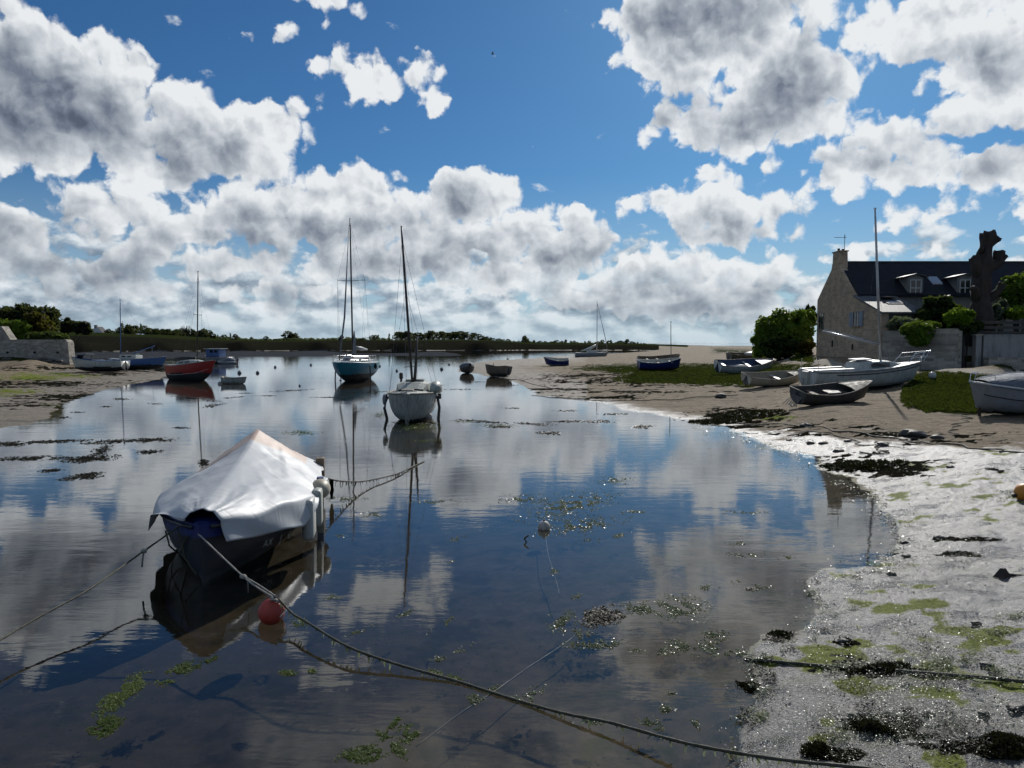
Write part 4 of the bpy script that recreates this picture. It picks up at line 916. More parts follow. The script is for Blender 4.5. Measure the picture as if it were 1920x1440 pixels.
def boat_cat():
    c = atd(1110, 671, 146.0)
    r = thing('sailboat', 'pale grey sailboat with white mast aground at the far edge of the spit', 'sailboat', (c.x, c.y, -0.05), R(2))
    h = Hull(6.6, 2.3, 1.1, tw=.8, sheer=.2, rake=.8); h.shell(boot=.22, mats=('grey', 'antifoul', 'white'), open_=False, parent=r); h.deck(0, .985, 'white', parent=r)
    k = MB(); P = []
    for x, hw, z in ((-1.0, .6, .5), (-.3, .65, .6), (.6, .6, .5), (1.6, .35, .1)): P.append([Vector((x, -hw, 1.1)), Vector((x, -hw * .8, 1.1 + z)), Vector((x, hw * .8, 1.1 + z)), Vector((x, hw, 1.1))])
    k.grid(P, flip=True); k.add(P[0], [(0, 1, 2, 3)]); k.build('cabin', M['white'], r)
    zt = atd(1119, 566, 146).z + .05
    mast_parts(r, .95, 0, 1.4, zt, .07, 'trimwhite', lean=(0, 0), stays=())
    k = MB(); k.tube([(1.0, 0, zt - .4), (2.75, 0, 3.3), (3.0, 0, 1.4)], [.03, .07, .05], 8); k.build('furled_foresail', M['grey'], r, smooth=True)
    k = MB(); k.tube([(.8, 0, 2.6), (-.6, 0, 1.9), (-2.2, 0, 1.5)], [.2, .28, .08], 8); k.build('furled_sail', M['white'], r, smooth=True)
    k = MB()
    for x in (2.2, 2.9):
        for s in (.4, -.4): k.tube([(x, s, 1.3), (x, s, 1.75)], .02, 5)
    k.tube([(2.2, .4, 1.75), (3.2, 0, 1.8), (2.2, -.4, 1.75)], .02, 5); k.build('pulpit', M['steel'], r)
boat_cat()

c = atd(1235, 685, 79.0)
r, h = open_boat('rowing_boat', 'grey wooden open boat lying behind the blue boat with the short mast', 'rowing boat', (c.x, c.y, g1(c.x, c.y)), 4, 4.5, 1.7, .75, ('woodpale', 'wooddark', 'wood'), rail='woodpale', heel=12, boot=.3, sheer=.45)
def boat_blue_mast():
    c = atd(1236, 698, 63.5)
    z = g1(c.x, c.y)
    r, h = open_boat('rowing_boat', 'bright blue open boat with white inside and a short leaning mast', 'sailing dinghy', (c.x, c.y, z - .02), 3, 3.65, 1.55, .82, ('blue', 'antifoul', 'white'), rail='white', heel=9, boot=.38, sheer=.32, rake=.2)
    zt = atd(1255, 603, 63.5).z - z
    mast_parts(r, 1.0, 0, .35, zt, .035, 'woodpale', lean=(-.22, 0), stays=())
    k = MB(); k.bbox((.9, 0, .82), (.22, 1.2, .05), .01); k.build('mast_thwart', M['white'], r)
boat_blue_mast()
c = atd(1412, 678, 72.0)
r, h = open_boat('rowing_boat', 'dark open boat carrying a white upturned cover behind the white rowing boat', 'rowing boat', (c.x, c.y, g1(c.x, c.y)), 8, 5.0, 1.8, .8, ('wood', 'wooddark', 'wood'), rail='woodpale', heel=8, boot=.3)
k = MB(); k.ball((0.2, 0.1, .82), .55, 20, 12, sc=(2.0, 1.1, .42)); k.build('cover', M['white'], r, smooth=True)
def boat_white_row():
    c = atd(1396, 703, 56.5); z = g1(c.x, c.y)
    r, h = open_boat('rowing_boat', 'white rowing boat with blue inside tilted towards the water on the grass', 'rowing boat', (c.x, c.y, z + .02), 11, 4.6, 1.75, .78, ('white', 'antifoul', 'bluein'), rail='black', heel=17, boot=.28, sheer=.34, thw=(.12, .56), thmat='white')
    h.deck(.74, .985, 'grey', 'foredeck', r, camber=.03, dz=-.05)
    k = MB(); k.tube([(-1.6, -.2, .55), (-.5, -.3, .62), (.2, -.25, .55)], [.12, .17, .1], 8); k.build('rolled_cover', M['white'], r, smooth=True)
    k = MB(); k.bbox((-1.9, 0, .62), (.35, 1.2, .06), .02); k.build('stern_seat', M['white'], r)
boat_white_row()
def boat_beige():
    c = atd(1450, 732, 41.0); z = g1(c.x, c.y)
    r, h = open_boat('rowing_boat', 'beige wooden rowing boat with pale seats beside the stern of the white yacht', 'rowing boat', (c.x, c.y, z), 14, 3.5, 1.45, .55, ('cream', 'wooddark', 'woodpale'), rail='woodpale', heel=13, boot=.3, sheer=.28, thw=(.1, .58), thmat='white', rake=.3)
    h.deck(.80, .985, 'woodpale', 'foredeck', r, camber=.02, dz=-.02)
    k = MB(); k.tube([(1.5, -.5, .75), (.4, -1.3, .05)], .012, 5); k.build('mooring_lines', M['rope'], r)
boat_beige()
def boat_dark():
    c = atd(1562, 760, 30.3); z = g1(c.x, c.y)
    r, h = open_boat('rowing_boat', 'dark weathered wooden dinghy with peeling foredeck in front of the white yacht', 'rowing boat', (c.x, c.y, z - .02), 13, 3.4, 1.45, .58, ('wooddark', 'antifoul', 'wooddark'), rail='woodpale', heel=12, pitch=-2, boot=.35, sheer=.32, thw=(.28,), thmat='wood', rake=.35)
    h.deck(.70, .985, 'woodpale', 'foredeck', r, camber=.05)
    k = MB(); k.bbox((.1, .1, .45), (.9, .5, .1), .03); k.build('floor_board', M['wooddark'], r)
    k = MB()
    for a in range(6): k.tube(spline([(-1.72, -.35 + a * .1, .45), (-1.9, -.3 + a * .12, .2), (-1.85 - .06 * a, -.25 + .1 * a, .03)], 5), .014, 5)
    k.tube(spline([(-1.85, -.2, .1), (-1.95, 0, .18), (-2.05, -.15, .06), (-1.9, -.3, .12), (-1.8, -.1, .05)], 6), .02, 5); k.build('mooring_lines', M['rope'], r)
boat_dark()

def boat_yacht():
    Y = 38.6; c = atd(1622, 726, Y); z = g1(c.x, c.y)
    r = thing('sailboat', 'white sailboat with tall bare mast and lowered boom beached before the stone house', 'sailboat', (c.x, c.y, z), R(6), rx=R(2), ry=R(-2.2))
    h = Hull(6.3, 2.3, 1.02, tw=.82, sheer=.28, sternup=.02, rake=.7, bilge=.5, dead=.3, keelup=.35, full=2.5)
    h.shell(boot=.17, mats=('white', 'antifoul', 'white'), open_=False, parent=r, n=30, m=12)
    h.deck(.0, .985, 'white', parent=r, camber=.05); h.rail(.0, .985, .025, 'grey', 'toe_rail', r)
    k = MB()
    for s in (1, -1):
        k.tube([h.pt(.18 + .8 * i / 24, .93, s) + Vector((0, s * .006, -.06)) for i in range(25)], .028, 5)
        k.tube([h.pt(.02 + .96 * i / 24, .985, s) + Vector((0, s * .012, -.03)) for i in range(25)], .014, 5)
    k.build('hull_stripe', M['black'], r)
    k = MB(); P = []
    for x, hw, zz in ((-.80, .70, .08), (-.68, .68, .38), (-.2, .68, .42), (.6, .64, .38), (1.05, .56, .31), (1.55, .40, .13), (2.0, .25, .04)):
        b = h.top((x + 3.15) / 6.3) + .02
        P.append([Vector((x, -hw, b)), Vector((x, -hw * .92, b + zz * .88)), Vector((x, -hw * .5, b + zz)), Vector((x, hw * .5, b + zz)), Vector((x, hw * .92, b + zz * .88)), Vector((x, hw, b))])
    k.grid(P, flip=True); k.add(P[0], [(0, 1, 2, 3, 4, 5)]); cab = k.build('cabin', M['white'], r)
    for s in (1, -1):
        k = MB(); k.add([(-.05, s * .72, 1.13), (.95, s * .665, 1.15), (.92, s * .65, 1.34), (.1, s * .69, 1.37), (-.12, s * .70, 1.30)], [(0, 1, 2, 3, 4) if s < 0 else (4, 3, 2, 1, 0)]); k.build('window', M['glass'], cab)
    k = MB(); k.add([(1.05, -.2, 1.45), (1.05, .2, 1.45), (1.35, .18, 1.33), (1.35, -.18, 1.33)], [(0, 1, 2, 3)]); k.build('window', M['glass'], cab)
    k = MB(); k.bbox((-.3, 0, 1.54), (.85, .8, .06), .02); k.build('hatch', M['trimwhite'], cab)
    k = MB(); k.bbox((-2.0, -.72, 1.06), (2.3, .3, .18), .04); k.bbox((-2.0, .72, 1.06), (2.3, .3, .18), .04); k.build('cockpit_coaming', M['white'], r)
    k = MB(); k.bbox((-3.22, 0, .65), (.22, .6, .8), .04); k.bbox((-3.35, 0, .35), (.2, .05, .75), .02); k.build('rudder', M['oldwhite'], r)
    k = MB(); T = 1.31
    for s in (1, -1):
        k.tube([(1.95, s * .62, T - .05), (2.35, s * .52, T + .42), (3.45, s * .12, T + .50)], .018, 7)
        k.tube([(2.75, s * .42, T), (3.05, s * .3, T + .46)], .018, 7); k.tube([(3.05, s * .2, T), (3.45, s * .12, T + .5)], .018, 7)
        k.tube([(2.1, s * .58, T + .2), (3.2, s * .2, T + .25)], .012, 6)
    k.tube([(3.45, .12, T + .5), (3.62, 0, T + .52), (3.45, -.12, T + .5)], .022, 7); k.build('pulpit', M['steel'], r)
    for x, y in ((-3.0, -.85), (-3.0, .85), (-1.6, -.95), (-2.3, .9)): k = MB(); k.tube([(x, y, 1.02), (x, y, 1.02 + (.6 if x < -2 else .35))], .014, 5); k.build('stanchion', M['steel'], r)
    k = MB(); k.bbox((.1, 0, -.02), (1.4, .16, .3), .04); k.build('keel', M['antifoul'], r)
    xm = (1650 - 1622) / FPX * Y + .05
    zt = atd(1645, 394, Y).z - z
    base, top = mast_parts(r, xm, 0, 1.45, zt, .062, 'alu', lean=(-.38, 0), stays=((.52, (xm - .1, -1.0, 1.1)), (.74, (xm - .5, .4, 3.5))), spread=())
    k = MB(); k.tube([(xm - .1, 0, 2.25), (xm - 3.05, .15, 3.05)], [.045, .05], 8); k.tube([(xm - .1, -.02, 2.35), (xm - 3.0, .13, 3.15)], .03, 6); k.build('boom', M['alu'], r, smooth=True)
    k = MB(); k.tube([(3.0, -.05, 1.1), (3.05, -.1, .2)], .012, 5); k.build('mooring_lines', M['wire'], r)
boat_yacht()
p = ground_at(1596, 732); 

def boat_right():
    Y = 25.2; c = atd(1935, 772, Y); z = g1(c.x, c.y)
    r = thing('motorboat', 'grey covered motorboat with green stained side cut by the right edge of the picture', 'motorboat', (c.x, c.y, z), R(186), rx=R(-4), ry=R(0))
    L = 4.7
    h = Hull(L, 1.9, .86, tw=.85, sheer=.26, rake=.35, bilge=.45, full=3.2, tm=.5, keelup=.3)
    h.shell(boot=.16, mats=('grey', 'antifoul', 'grey'), open_=False, parent=r, n=30, m=12)
    h.deck(0, .985, 'grey', parent=r); h.rail(0, .985, .03, 'trimwhite', 'gunwale', r)
    k = MB()
    for s in (1, -1):
        k.tube([h.pt(.02 + .94 * i / 24, .72, s) + Vector((0, s * .01, 0)) for i in range(25)], .018, 5)
    k.build('rubbing_strake', M['black'], r)
    k = MB()
    for s in (1, -1):
        for u0, t0 in ((.78, .40), (.80, .46), (.78, .52), (.8, .30)):
            a = [h.pt(t0, u0 - .25, s), h.pt(t0 + .035, u0 - .25, s), h.pt(t0 + .035, u0 + .15, s), h.pt(t0, u0 + .15, s)]
            k.add([v + Vector((0, s * .012, 0)) for v in a], [(0, 1, 2, 3), (3, 2, 1, 0)])
    m = paint('green_stain', (.03, .11, .095), .5, .5); k.build('stain_panel', m, r)
    # tarpaulin tent over cuddy and cockpit
    k = MB(); P = []
    N = 34
    for i in range(N + 1):
        t = .06 + .86 * i / N; p = h.pt(t, 1, 1); w = h.half(t) + .04
        H = .50 * (math.sin(math.pi * min(1, (1 - t) * 2.0) / 2) ** 1.1) + .05
        row = []
        for j in range(17):
            a = math.pi * j / 16; cc = math.cos(a); yy = w * (abs(cc) ** .75) * (1 if cc > 0 else -1)
            row.append(Vector((p.x, yy, p.z - .05 + H * math.sin(a) ** .75 + .03 * mnoise.noise(Vector((p.x * 4, yy * 3, 1.3))))))
        P.append(row)
    k.grid(P, flip=False); k.add(P[0], [tuple(range(17))]); k.build('cover', M['tarpgrey'], r, smooth=True)
    k = MB()
    for f in (.30, .62):
        j0 = 16 * (1 - f)
        pts = [P[i][int(round(j0))] + Vector((0, 0, .025)) for i in range(2, N + 1)]; k.tube(pts, .012, 5)
        pts = [P[i][int(round(16 - j0))] + Vector((0, 0, .025)) for i in range(2, N + 1)]; k.tube(pts, .012, 5)
    k.build('cover_piping', M['trimwhite'], r)
    k = MB(); T = h.top(.95)
    for s in (1, -1): k.tube([(1.75, s * .42, T - .03), (1.8, s * .4, T + .30), (2.25, s * .12, T + .32), (2.3, s * .1, T - .0)], .016, 6)
    k.tube([(2.25, .12, T + .32), (2.25, -.12, T + .32)], .016, 6); k.build('bow_rail', M['steel'], r)
    for x in (-1.2, 1.0):
        k = MB()
        if x < 0:
            for s in (.7, -.7): k.tube([(x, s - .07, .02), (x, s + .07, .02)], .24, 16)
            k.build('trailer_wheel', M['iron'], r, smooth=False)
        else: k.tube([(-1.3, 0, .08), (2.0, 0, .12)], .04, 8); k.tube([(1.9, 0, -.12), (1.95, 0, .25)], .05, 8); k.build('trailer', M['iron'], r)
boat_right()
# ------------------------------------------------------------------ the near boat under its white cover
def near_boat():
    L, B = 5.6, 2.16; fwd = Vector((math.sin(R(9)), -math.cos(R(9)), 0))
    bow = at(379, 1098, 0.0); org = bow - fwd * (L / 2 - 0.05)
    r = thing('cabin_boat', 'dark hulled boat under a white plastic sheet moored in the foreground', 'boat', (org.x, org.y, -0.27), math.atan2(fwd.y, fwd.x))
    h = Hull(L, B, 0.89, tw=.72, sheer=.16, sternup=.0, rake=.12, bilge=.72, dead=.40, keelup=.25, full=1.75, tm=.55)
    hull = h.shell(boot=.40, stripe=(.84, 1.0), open_=False, mats=('navy', 'grey2', 'white', 'blue'), parent=r, n=36, m=18)
    h.deck(0, .985, 'blue', parent=r)
    h.rail(0, .985, .028, 'navy', 'rubbing_strake', r, dz=-.05)
    # lettering half hidden by the sheet
    for txt, t, z, sz in (('AX', .86, .70, .15), ('J', .80, .76, .17), ('0', .765, .78, .17)):
        cu = bpy.data.curves.new('registration_letters', 'FONT'); cu.body = txt; cu.size = sz; cu.extrude = 0.002
        tmp = bpy.data.objects.new('tmp', cu); COL.objects.link(tmp); me = bpy.data.meshes.new_from_object(tmp); bpy.data.objects.remove(tmp)
        o = bpy.data.objects.new('registration_letters', me); COL.objects.link(o); me.materials.clear(); me.materials.append(M['woodpale'])
        a = h.pt(t, .80, 1); b = h.pt(t - .03, .80, 1); c = h.pt(t, .9, 1)
        ex = (b - a).normalized(); ez = (c - h.pt(t, .7, 1)).normalized(); en = ex.cross(ez).normalized()
        ez = en.cross(ex)
        o.matrix_local = Matrix.Translation(a + en * .045 - Vector((0, 0, .23))) @ Matrix((ex, ez, en)).transposed().to_4x4(); o.parent = r
    # sheet
    def ridge(t):
        K = [(0, .98), (.12, 1.22), (.285, 1.50), (.36, 1.43), (.5, 1.27), (.65, 1.15), (.8, 1.05), (.9, .99), (1.0, .93)]
        for (a, za), (b, zb) in zip(K, K[1:]):
            if t <= b: return lerp(za, zb, (t - a) / (b - a))
        return .93
    N, Mh = 110, 34; P = []; A = []
    for i in range(N + 1):
        t = .02 + .955 * i / N; p = h.pt(t, 1, 1); w = h.half(t) + .035; g = p.z - .27 + .03; zr = ridge(t)
        bump_ = .05 * math.sin(t * 17 + 1) * (t > .45) + .025 * math.sin(t * 41)
        row = []; at_ = []
        for side in (1, -1):
            half = []
            sk = (.33 + .06 * math.sin(t * 11)) if side > 0 else .30
            if side > 0: sk *= max(.12, min(1, (t - .60) / .12))
            else: sk *= (1.0 if t < .80 else max(0.05, 1 - (t - .80) / .03)) * (.9 + .1 * math.sin(t * 23))
            kk = Mh // 3
            for j in range(kk):                       # hanging skirt, bottom first
                f = 1 - j / kk; drop = sk * f
                out = .05 + .10 * f * (0.5 + 0.5 * math.sin(t * 19 + side)) + .03 * math.sin(t * 37 + f * 3) * f
                yy = w + out * (0.4 + .6 * min(1, w / .5))
                half.append(Vector((p.x, side * yy, g + bump_ * side * .5 - drop)))
            m2 = Mh - kk
            for j in range(m2 + 1):
                v = j / m2; yy = (w + .04) * (1 - v)
                fold = .5 * math.sin(math.pi * v)
                zz = lerp(g + bump_ * side * .5, zr, v ** .92) + .10 * math.sin(math.pi * v) * (.45 if t > .45 else .25)
                wr = mnoise.noise(Vector((t * 5 + v * 3, v * 2 - t * 4, side * 3.0))) * .03 + abs(mnoise.noise(Vector((t * 14 - v * 9, v * 6 + t * 6, side * 5.0)))) * .016
                cr_ = 1 - abs(mnoise.noise(Vector((t * 9 + v * 5 * side, v * 2.5 - t * 2, 7.0 + side)))) * 5
                zz += (wr - .02) * fold * 1.5 + max(0, cr_) ** 3 * .03 * fold
                # tucks under the strap near the widest point
                zz -= .05 * math.exp(-((t - .50 + .12 * v) / .02) ** 2) * math.sin(math.pi * min(1, v * 1.2))
                half.append(Vector((p.x + .02 * math.sin(v * 9 + t * 20), side * yy, zz)))
            half = [Vector((q.x, q.y, q.z + .27)) for q in half]
            d = []
            for j, q in enumerate(half):
                v = max(0, (j - kk) / m2); lim = .40 - .10 * (1 - v) * (1 if side > 0 else -1.2)
                d.append(1.0 if (j < kk or t > lim or v < .22) else 0.0)
            if side > 0: row = half; at_ = d
            else: row += half[::-1][1:]; at_ += d[::-1][1:]
        P.append(row); A += at_
    mb = MB(); mb.grid(P, flip=True)
    o = mb.build('cover', M['tarp'], r, smooth=True)
    a = o.data.attributes.new('sheet', 'FLOAT', 'POINT'); a.data.foreach_set('value', A)
    so = o.modifiers.new('thickness', 'SOLIDIFY'); so.thickness = .006
    # fenders hanging on the right side, leg and tiller
    mb = MB(); q = h.pt(.655, 1, 1); mb.bbox((q.x, q.y + .06, q.z - .30), (.46, .17, .62), .07); mb.build('fender', M['white'], r, smooth=True)
    mb = MB(); q = h.pt(.575, 1, 1); mb.bbox((q.x, q.y + .07, q.z - .22), (.34, .15, .58), .06); mb.build('fender', M['oldwhite'], r, smooth=True)
    mb = MB(); q = h.pt(.50, 1, 1); mb.ball((q.x, q.y + .08, q.z + .0), .16, 16, 12, sc=(1.5, 1, 1)); mb.build('fender', M['cream'], r, smooth=True)
    mb = MB(); q = h.pt(.46, 1, 1); mb.box((q.x, q.y + .06, q.z - .42), (.14, .10, 1.15)); leg = mb.build('leg', M['blue'], r)
    mb = MB(); mb.box((q.x + .09, q.y + .07, q.z - .35), (.03, .11, .8)); mb.build('edge_strip', M['white'], leg)
    mb = MB(); q = h.pt(.03, 1, 1); mb.bbox((q.x + .1, q.y + .12, q.z - .1), (.22, .16, .5), .03); mb.build('outboard_bracket', M['wood'], r)
    mb = MB()
    for s in (1, -1):
        mb.tube([h.pt(t, .62, s) + Vector((0, s * .012, 0)) for t in (.55, .65, .75, .85, .93)], .008, 4)
    for a_, b_ in (((.93, .9), (.97, .25)), ((.97, .85), (.86, .35)), ((.82, .8), (.80, .45))):
        mb.tube([h.pt(*a_, -1) + Vector((0, -.03, 0)), h.pt((a_[0] + b_[0]) / 2, (a_[1] + b_[1]) / 2, -1) + Vector((0, -.05, -.03)), h.pt(*b_, -1) + Vector((0, -.03, 0))], .012, 5)
    mb.build('loose_cord', M['weedrope'], r)
    return r, h
M['grey2'] = paint('hull_bottom_grey', (.055, .057, .058), .6, .5, (.03, .03, .025))
nb, nbh = near_boat()

def hairy_rope(mb, mbw, pts, r, seed, dens=0.0, hang=.1):
    """rope plus strands of weed hanging from it"""
    q = random.Random(seed); mb.tube(pts, [r * (1 + .15 * math.sin(i * 2.1)) for i in range(len(pts))], 7)
    for i in range(len(pts) - 1):
        n = int(dens * (Vector(pts[i + 1]) - Vector(pts[i])).length)
        for _ in range(n + (q.random() < .3)):
            if dens == 0: break
            p = Vector(pts[i]).lerp(Vector(pts[i + 1]), q.random()); d = hang * (.2 + q.random() ** 2)
            w = (.006 + q.random() * .012) * max(1, abs(p.y) / 14 if False else 1)
            a = Vector((q.uniform(-1, 1), q.uniform(-1, 1), 0)).normalized() * w
            e = p - Vector((q.uniform(-.03, .03), q.uniform(-.03, .03), min(d, max(.01, p.z + .01))))
            mbw.add([p - a, p + a, e + a * .4, e - a * .4], [(0, 1, 2, 3)])

def rope_obj(name, label, pts, r, mat='rope', dens=0.0, hang=.1, seed=1, weedmat='weed', cat='rope'):
    o3 = Vector(pts[len(pts) // 2]); root = thing(name, label, cat, o3)
    pts = [Vector(p) - o3 for p in spline(pts, 8)]
    a, b = MB(), MB(); off = o3.z
    hp = [p + Vector((0, 0, off)) for p in pts]
    hairy_rope(a, b, hp, r, seed, dens, hang)
    for m_ in (a, b): m_.v = [v - Vector((0, 0, off)) for v in m_.v]
    a.build('cord', M[mat], root, smooth=True)
    if b.v: tag(b.build('hanging_weed', M[weedmat], root), kind='stuff')
    return root

# red buoy and the long mooring rope
pb = at(509, 1147, .09)
bz = Vector((pb.x, pb.y, .09))
r = thing('mooring_buoy', 'faded red round buoy with knotted rope floating by the covered boat', 'buoy', bz)
mb = MB(); mb.ball((0, 0, 0), .142, 28, 18, sc=(1, 1, .98)); mb.build('float', M['buoyred'], r, smooth=True)
mb = MB(); mb.tube([(0.02, 0, .12), (.03, -.01, .17)], [.035, .025], 8); mb.build('eye', M['black'], r)
mb = MB(); mb.tube(spline([(.0, -.05, .15), (.07, -.05, .145), (.12, -.02, .09), (.15, .0, .03), (.12, -.1, -.03)], 6), .009, 6)
for k in range(3): mb.ball((.02 + .035 * k, -.03, .155 - .015 * k), .02, 8, 6)
mb.build('knot', M['rope'], r, smooth=True)
bow_l = atd(349, 978, 9.28); eye = Vector((bz.x + .03, bz.y - .02, bz.z + .165))
k1 = atd(456, 1081, lerp(bow_l.y, eye.y, .60))
rope_obj('mooring_rope', 'pale twisted rope from the bow of the covered boat down to the red buoy', [bow_l, bow_l.lerp(k1, .5) - Vector((0, 0, .008)), k1, k1.lerp(eye, .5) + Vector((-.018, 0, 0)), eye], .0105)
r = rope_obj('mooring_rope', 'second strand of pale rope tied with a knot just above the red buoy', [k1 + Vector((0, 0, .01)), k1.lerp(eye, .5) + Vector((.02, 0, .012)), eye + Vector((.03, 0, .01))], .009)
mb = MB(); mb.ball(tuple(k1 - r.location), .028, 8, 6, sc=(1.6, 1, 1)); mb.tube([k1 - r.location, k1 - r.location + Vector((.05, 0, -.05)), k1 - r.location + Vector((.055, 0, -.19))], .008, 5); mb.build('knot', M['rope'], r, smooth=True)
seq = [(548, 1150, .16), (575, 1166, .16), (650, 1211, .12), (740, 1244, .06), (850, 1275, .015), (925, 1299, .01), (1000, 1322, .015), (1070, 1340, .04), (1150, 1356, .07), (1290, 1394, .12), (1450, 1422, .2), (1620, 1440, .26), (1800, 1462, .3)]
rope_obj('mooring_rope', 'long weed-covered rope running from the red buoy to the lower right corner', [eye + Vector((.06, .0, -.02))] + [at(*s) for s in seq],   .0125, 'weedrope', dens=34, hang=.06, seed=4, weedmat='algaepale')
lk = at(270, 1033, .42)
rl = rope_obj('mooring_rope', 'grey rope from the bow of the covered boat to the lower left edge', [atd(338, 985, 9.35), lk, at(170, 1103, .30), at(80, 1153, .24), at(0, 1200, .20), at(-120, 1272, .18)], .0115, 'weedrope')
mb = MB(); q = lk - rl.location; mb.ball(tuple(q), .03, 8, 6, sc=(1.4, 1, 1)); mb.tube([q, q + Vector((-.02, 0, -.1)), q + Vector((-.03, 0, -.2))], .012, 5); mb.build('knot', M['rope'], rl, smooth=True)
rs_ = [atd(584, 887, 13.3), atd(622, 899, 14.0), atd(655, 903, 14.8), atd(690, 901, 15.6), at(742, 889, .05), at(775, 874, .02), at(795, 865, .01)]
rw = rope_obj('mooring_rope', 'dark weedy rope sagging from the stern of the covered boat to the water', rs_, .014, 'weedrope', dens=20, hang=.14, seed=9)
mb = MB(); q0 = rs_[1] - rw.location
for k in range(16): mb.tube([q0 + Vector((rnd.uniform(-.04, .04), 0, 0)), q0 + Vector((rnd.uniform(-.05, .05), 0, -.2)), q0 + Vector((rnd.uniform(-.02, .02), 0, -.38))], [.012, .01, .004], 5)
mb.build('weed_bunch', M['weed'], rw)
rope_obj('ground_line', 'thin dark rope crossing under the long weedy rope below the surface', [at(780, 1400, -.06), at(860, 1340, -.02), at(925, 1298, -.003), at(990, 1252, -.015), at(1060, 1206, -.02), at(1085, 1185, -.02)], .007, 'wooddark')
rope_obj('ground_line', 'dark rope lying across the yellow weed on the wet mud', [at(x, y, g1(*at(x, y, .08)[:2]) + .015) for x, y in ((1395, 1236), (1480, 1243), (1580, 1252), (1680, 1258), (1760, 1264), (1850, 1271), (1960, 1282))], .017, 'weedrope', dens=14, hang=.03)
for lab, pl, rr in (('black rope line along the edge of the dry sand below the beached boats', ((1330, 787), (1450, 797), (1560, 808), (1650, 818), (1760, 832), (1860, 845), (1960, 856)), .02),
                    ('dark rope on the sand running from the old brown boat towards the right', ((940, 709), (985, 716), (1040, 728), (1120, 734), (1200, 733), (1290, 728)), .02),
                    ('dark rope line at the water edge in front of the blue mast boat', ((1000, 742), (1060, 748), (1180, 752), (1280, 748), (1380, 742)), .02),
                    ('thin chain on the sand from the covered motorboat bow down the beach', ((1815, 776), (1808, 790), (1790, 802), (1785, 815)), .012),
                    ('curved dark line on the wet mud below the black rope', ((1480, 806), (1560, 815), (1620, 832), (1655, 842), (1650, 852), (1600, 850)), .014)):
    pts = []
    for x, y in pl:
        q = ground_at(x, y, .3); pts.append(Vector((q.x, q.y, g1(q.x, q.y) + .04)))
    pts = [p + Vector((rnd.uniform(-.2, .2), rnd.uniform(-.35, .35) * min(1, p.y / 40), 0)) for p in spline(pts, 5)]; pts = [Vector((p.x, p.y, g1(p.x, p.y) + .02)) for p in pts]
    rope_obj('ground_line', lab, pts, rr, 'weedrope', dens=10 if rr > .015 else 2, hang=.12)

# buoys on the water and the beach
def buoy(px, py, rad, mat, label, z=None, base=0.0):
    p = at(px, py, base); o_z = base + rad * .35 if z is None else z
    r = thing('mooring_buoy', label, 'buoy', (p.x, p.y, o_z))
    mb = MB(); mb.ball((0, 0, 0), rad, 18, 12); mb.build('float', M[mat], r, smooth=True)
    mb = MB(); mb.tube([(0, 0, rad * .9), (0, 0, rad * 1.25)], rad * .16, 6); mb.build('eye', M['black'], r); return r
buoy(1020, 992, .10, 'buoywhite', 'chalky white ball buoy floating alone in the middle foreground')
rope_obj('mooring_rope', 'pale thin rope under water leading towards the camera from the white ball buoy', [at(1022, 1000, -.02), at(1028, 1040, -.012), at(1040, 1080, -.03), at(1050, 1118, -.05)], .006, 'weedrope')
buoy(449, 700, .19, 'buoygrey', 'dark round buoy above the tiny pale green dinghy')
buoy(483, 700, .17, 'buoygrey', 'dark round buoy second to the right from the tiny dinghy')
buoy(412, 720, .14, 'buoywhite', 'small white buoy between the red sailboat and the tiny dinghy')
buoy(516, 689, .16, 'buoygrey', 'small buoy half way between the tiny dinghy and the teal sailboat')
buoy(583, 685, .16, 'buoygrey', 'small buoy to the left of the teal sailboat')
buoy(712, 687, .16, 'buoygrey', 'small buoy just right of the teal sailboat')
buoy(744, 696, .14, 'buoygrey', 'small low buoy left of the leaning mast')
buoy(828, 693, .18, 'buoygrey', 'dark buoy left of the boat with the rounded grey cover')
buoy(842, 684, .15, 'buoygrey', 'tiny far buoy above the dark one left of the grey covered boat')
buoy(858, 673, .2, 'buoygrey', 'tiny buoy in the far channel near the spit')
buoy(952, 674, .2, 'buoygrey', 'tiny buoy in the far channel beyond the brown boat')
buoy(562, 724, .08, 'buoygrey', 'small black float on a weedy line left of the teal sailboat')
q = ground_at(1748, 712, .6); 
r = thing('mooring_buoy', 'white ball buoy on the grass beyond the bow of the white yacht', 'buoy', (q.x, q.y, g1(q.x, q.y) + .22))
mb = MB(); mb.ball((0, 0, 0), .19, 18, 12); mb.build('float', M['white'], r, smooth=True); mb = MB(); mb.tube([(0, 0, .17), (0, 0, .24)], .03, 6); mb.build('eye', M['black'], r)
q = ground_at(1921, 938, .2)
r = thing('mooring_buoy', 'orange yellow ball buoy on the wet mud at the right edge', 'buoy', (q.x, q.y, g1(q.x, q.y) + .13))
mb = MB(); mb.ball((0, 0, 0), .16, 20, 14); mb.build('float', M['buoyorange'], r, smooth=True); mb = MB(); mb.tube([(-.14, 0, -.03), (-.2, 0, -.06)], .035, 6); mb.build('eye', M['iron'], r)
p = at(985, 1016, 0); mb = MB(); mb.tube(spline([(.05, 0, .10), (-.01, 0, .055), (.0, 0, .03), (.03, 0, -.02)], 5), [.012] * 16, 6); o = mb.build('driftwood', M['iron'], None, True, tuple(p)); tag(o, 'small bent black stick poking out of the water left of the white buoy', 'stick')
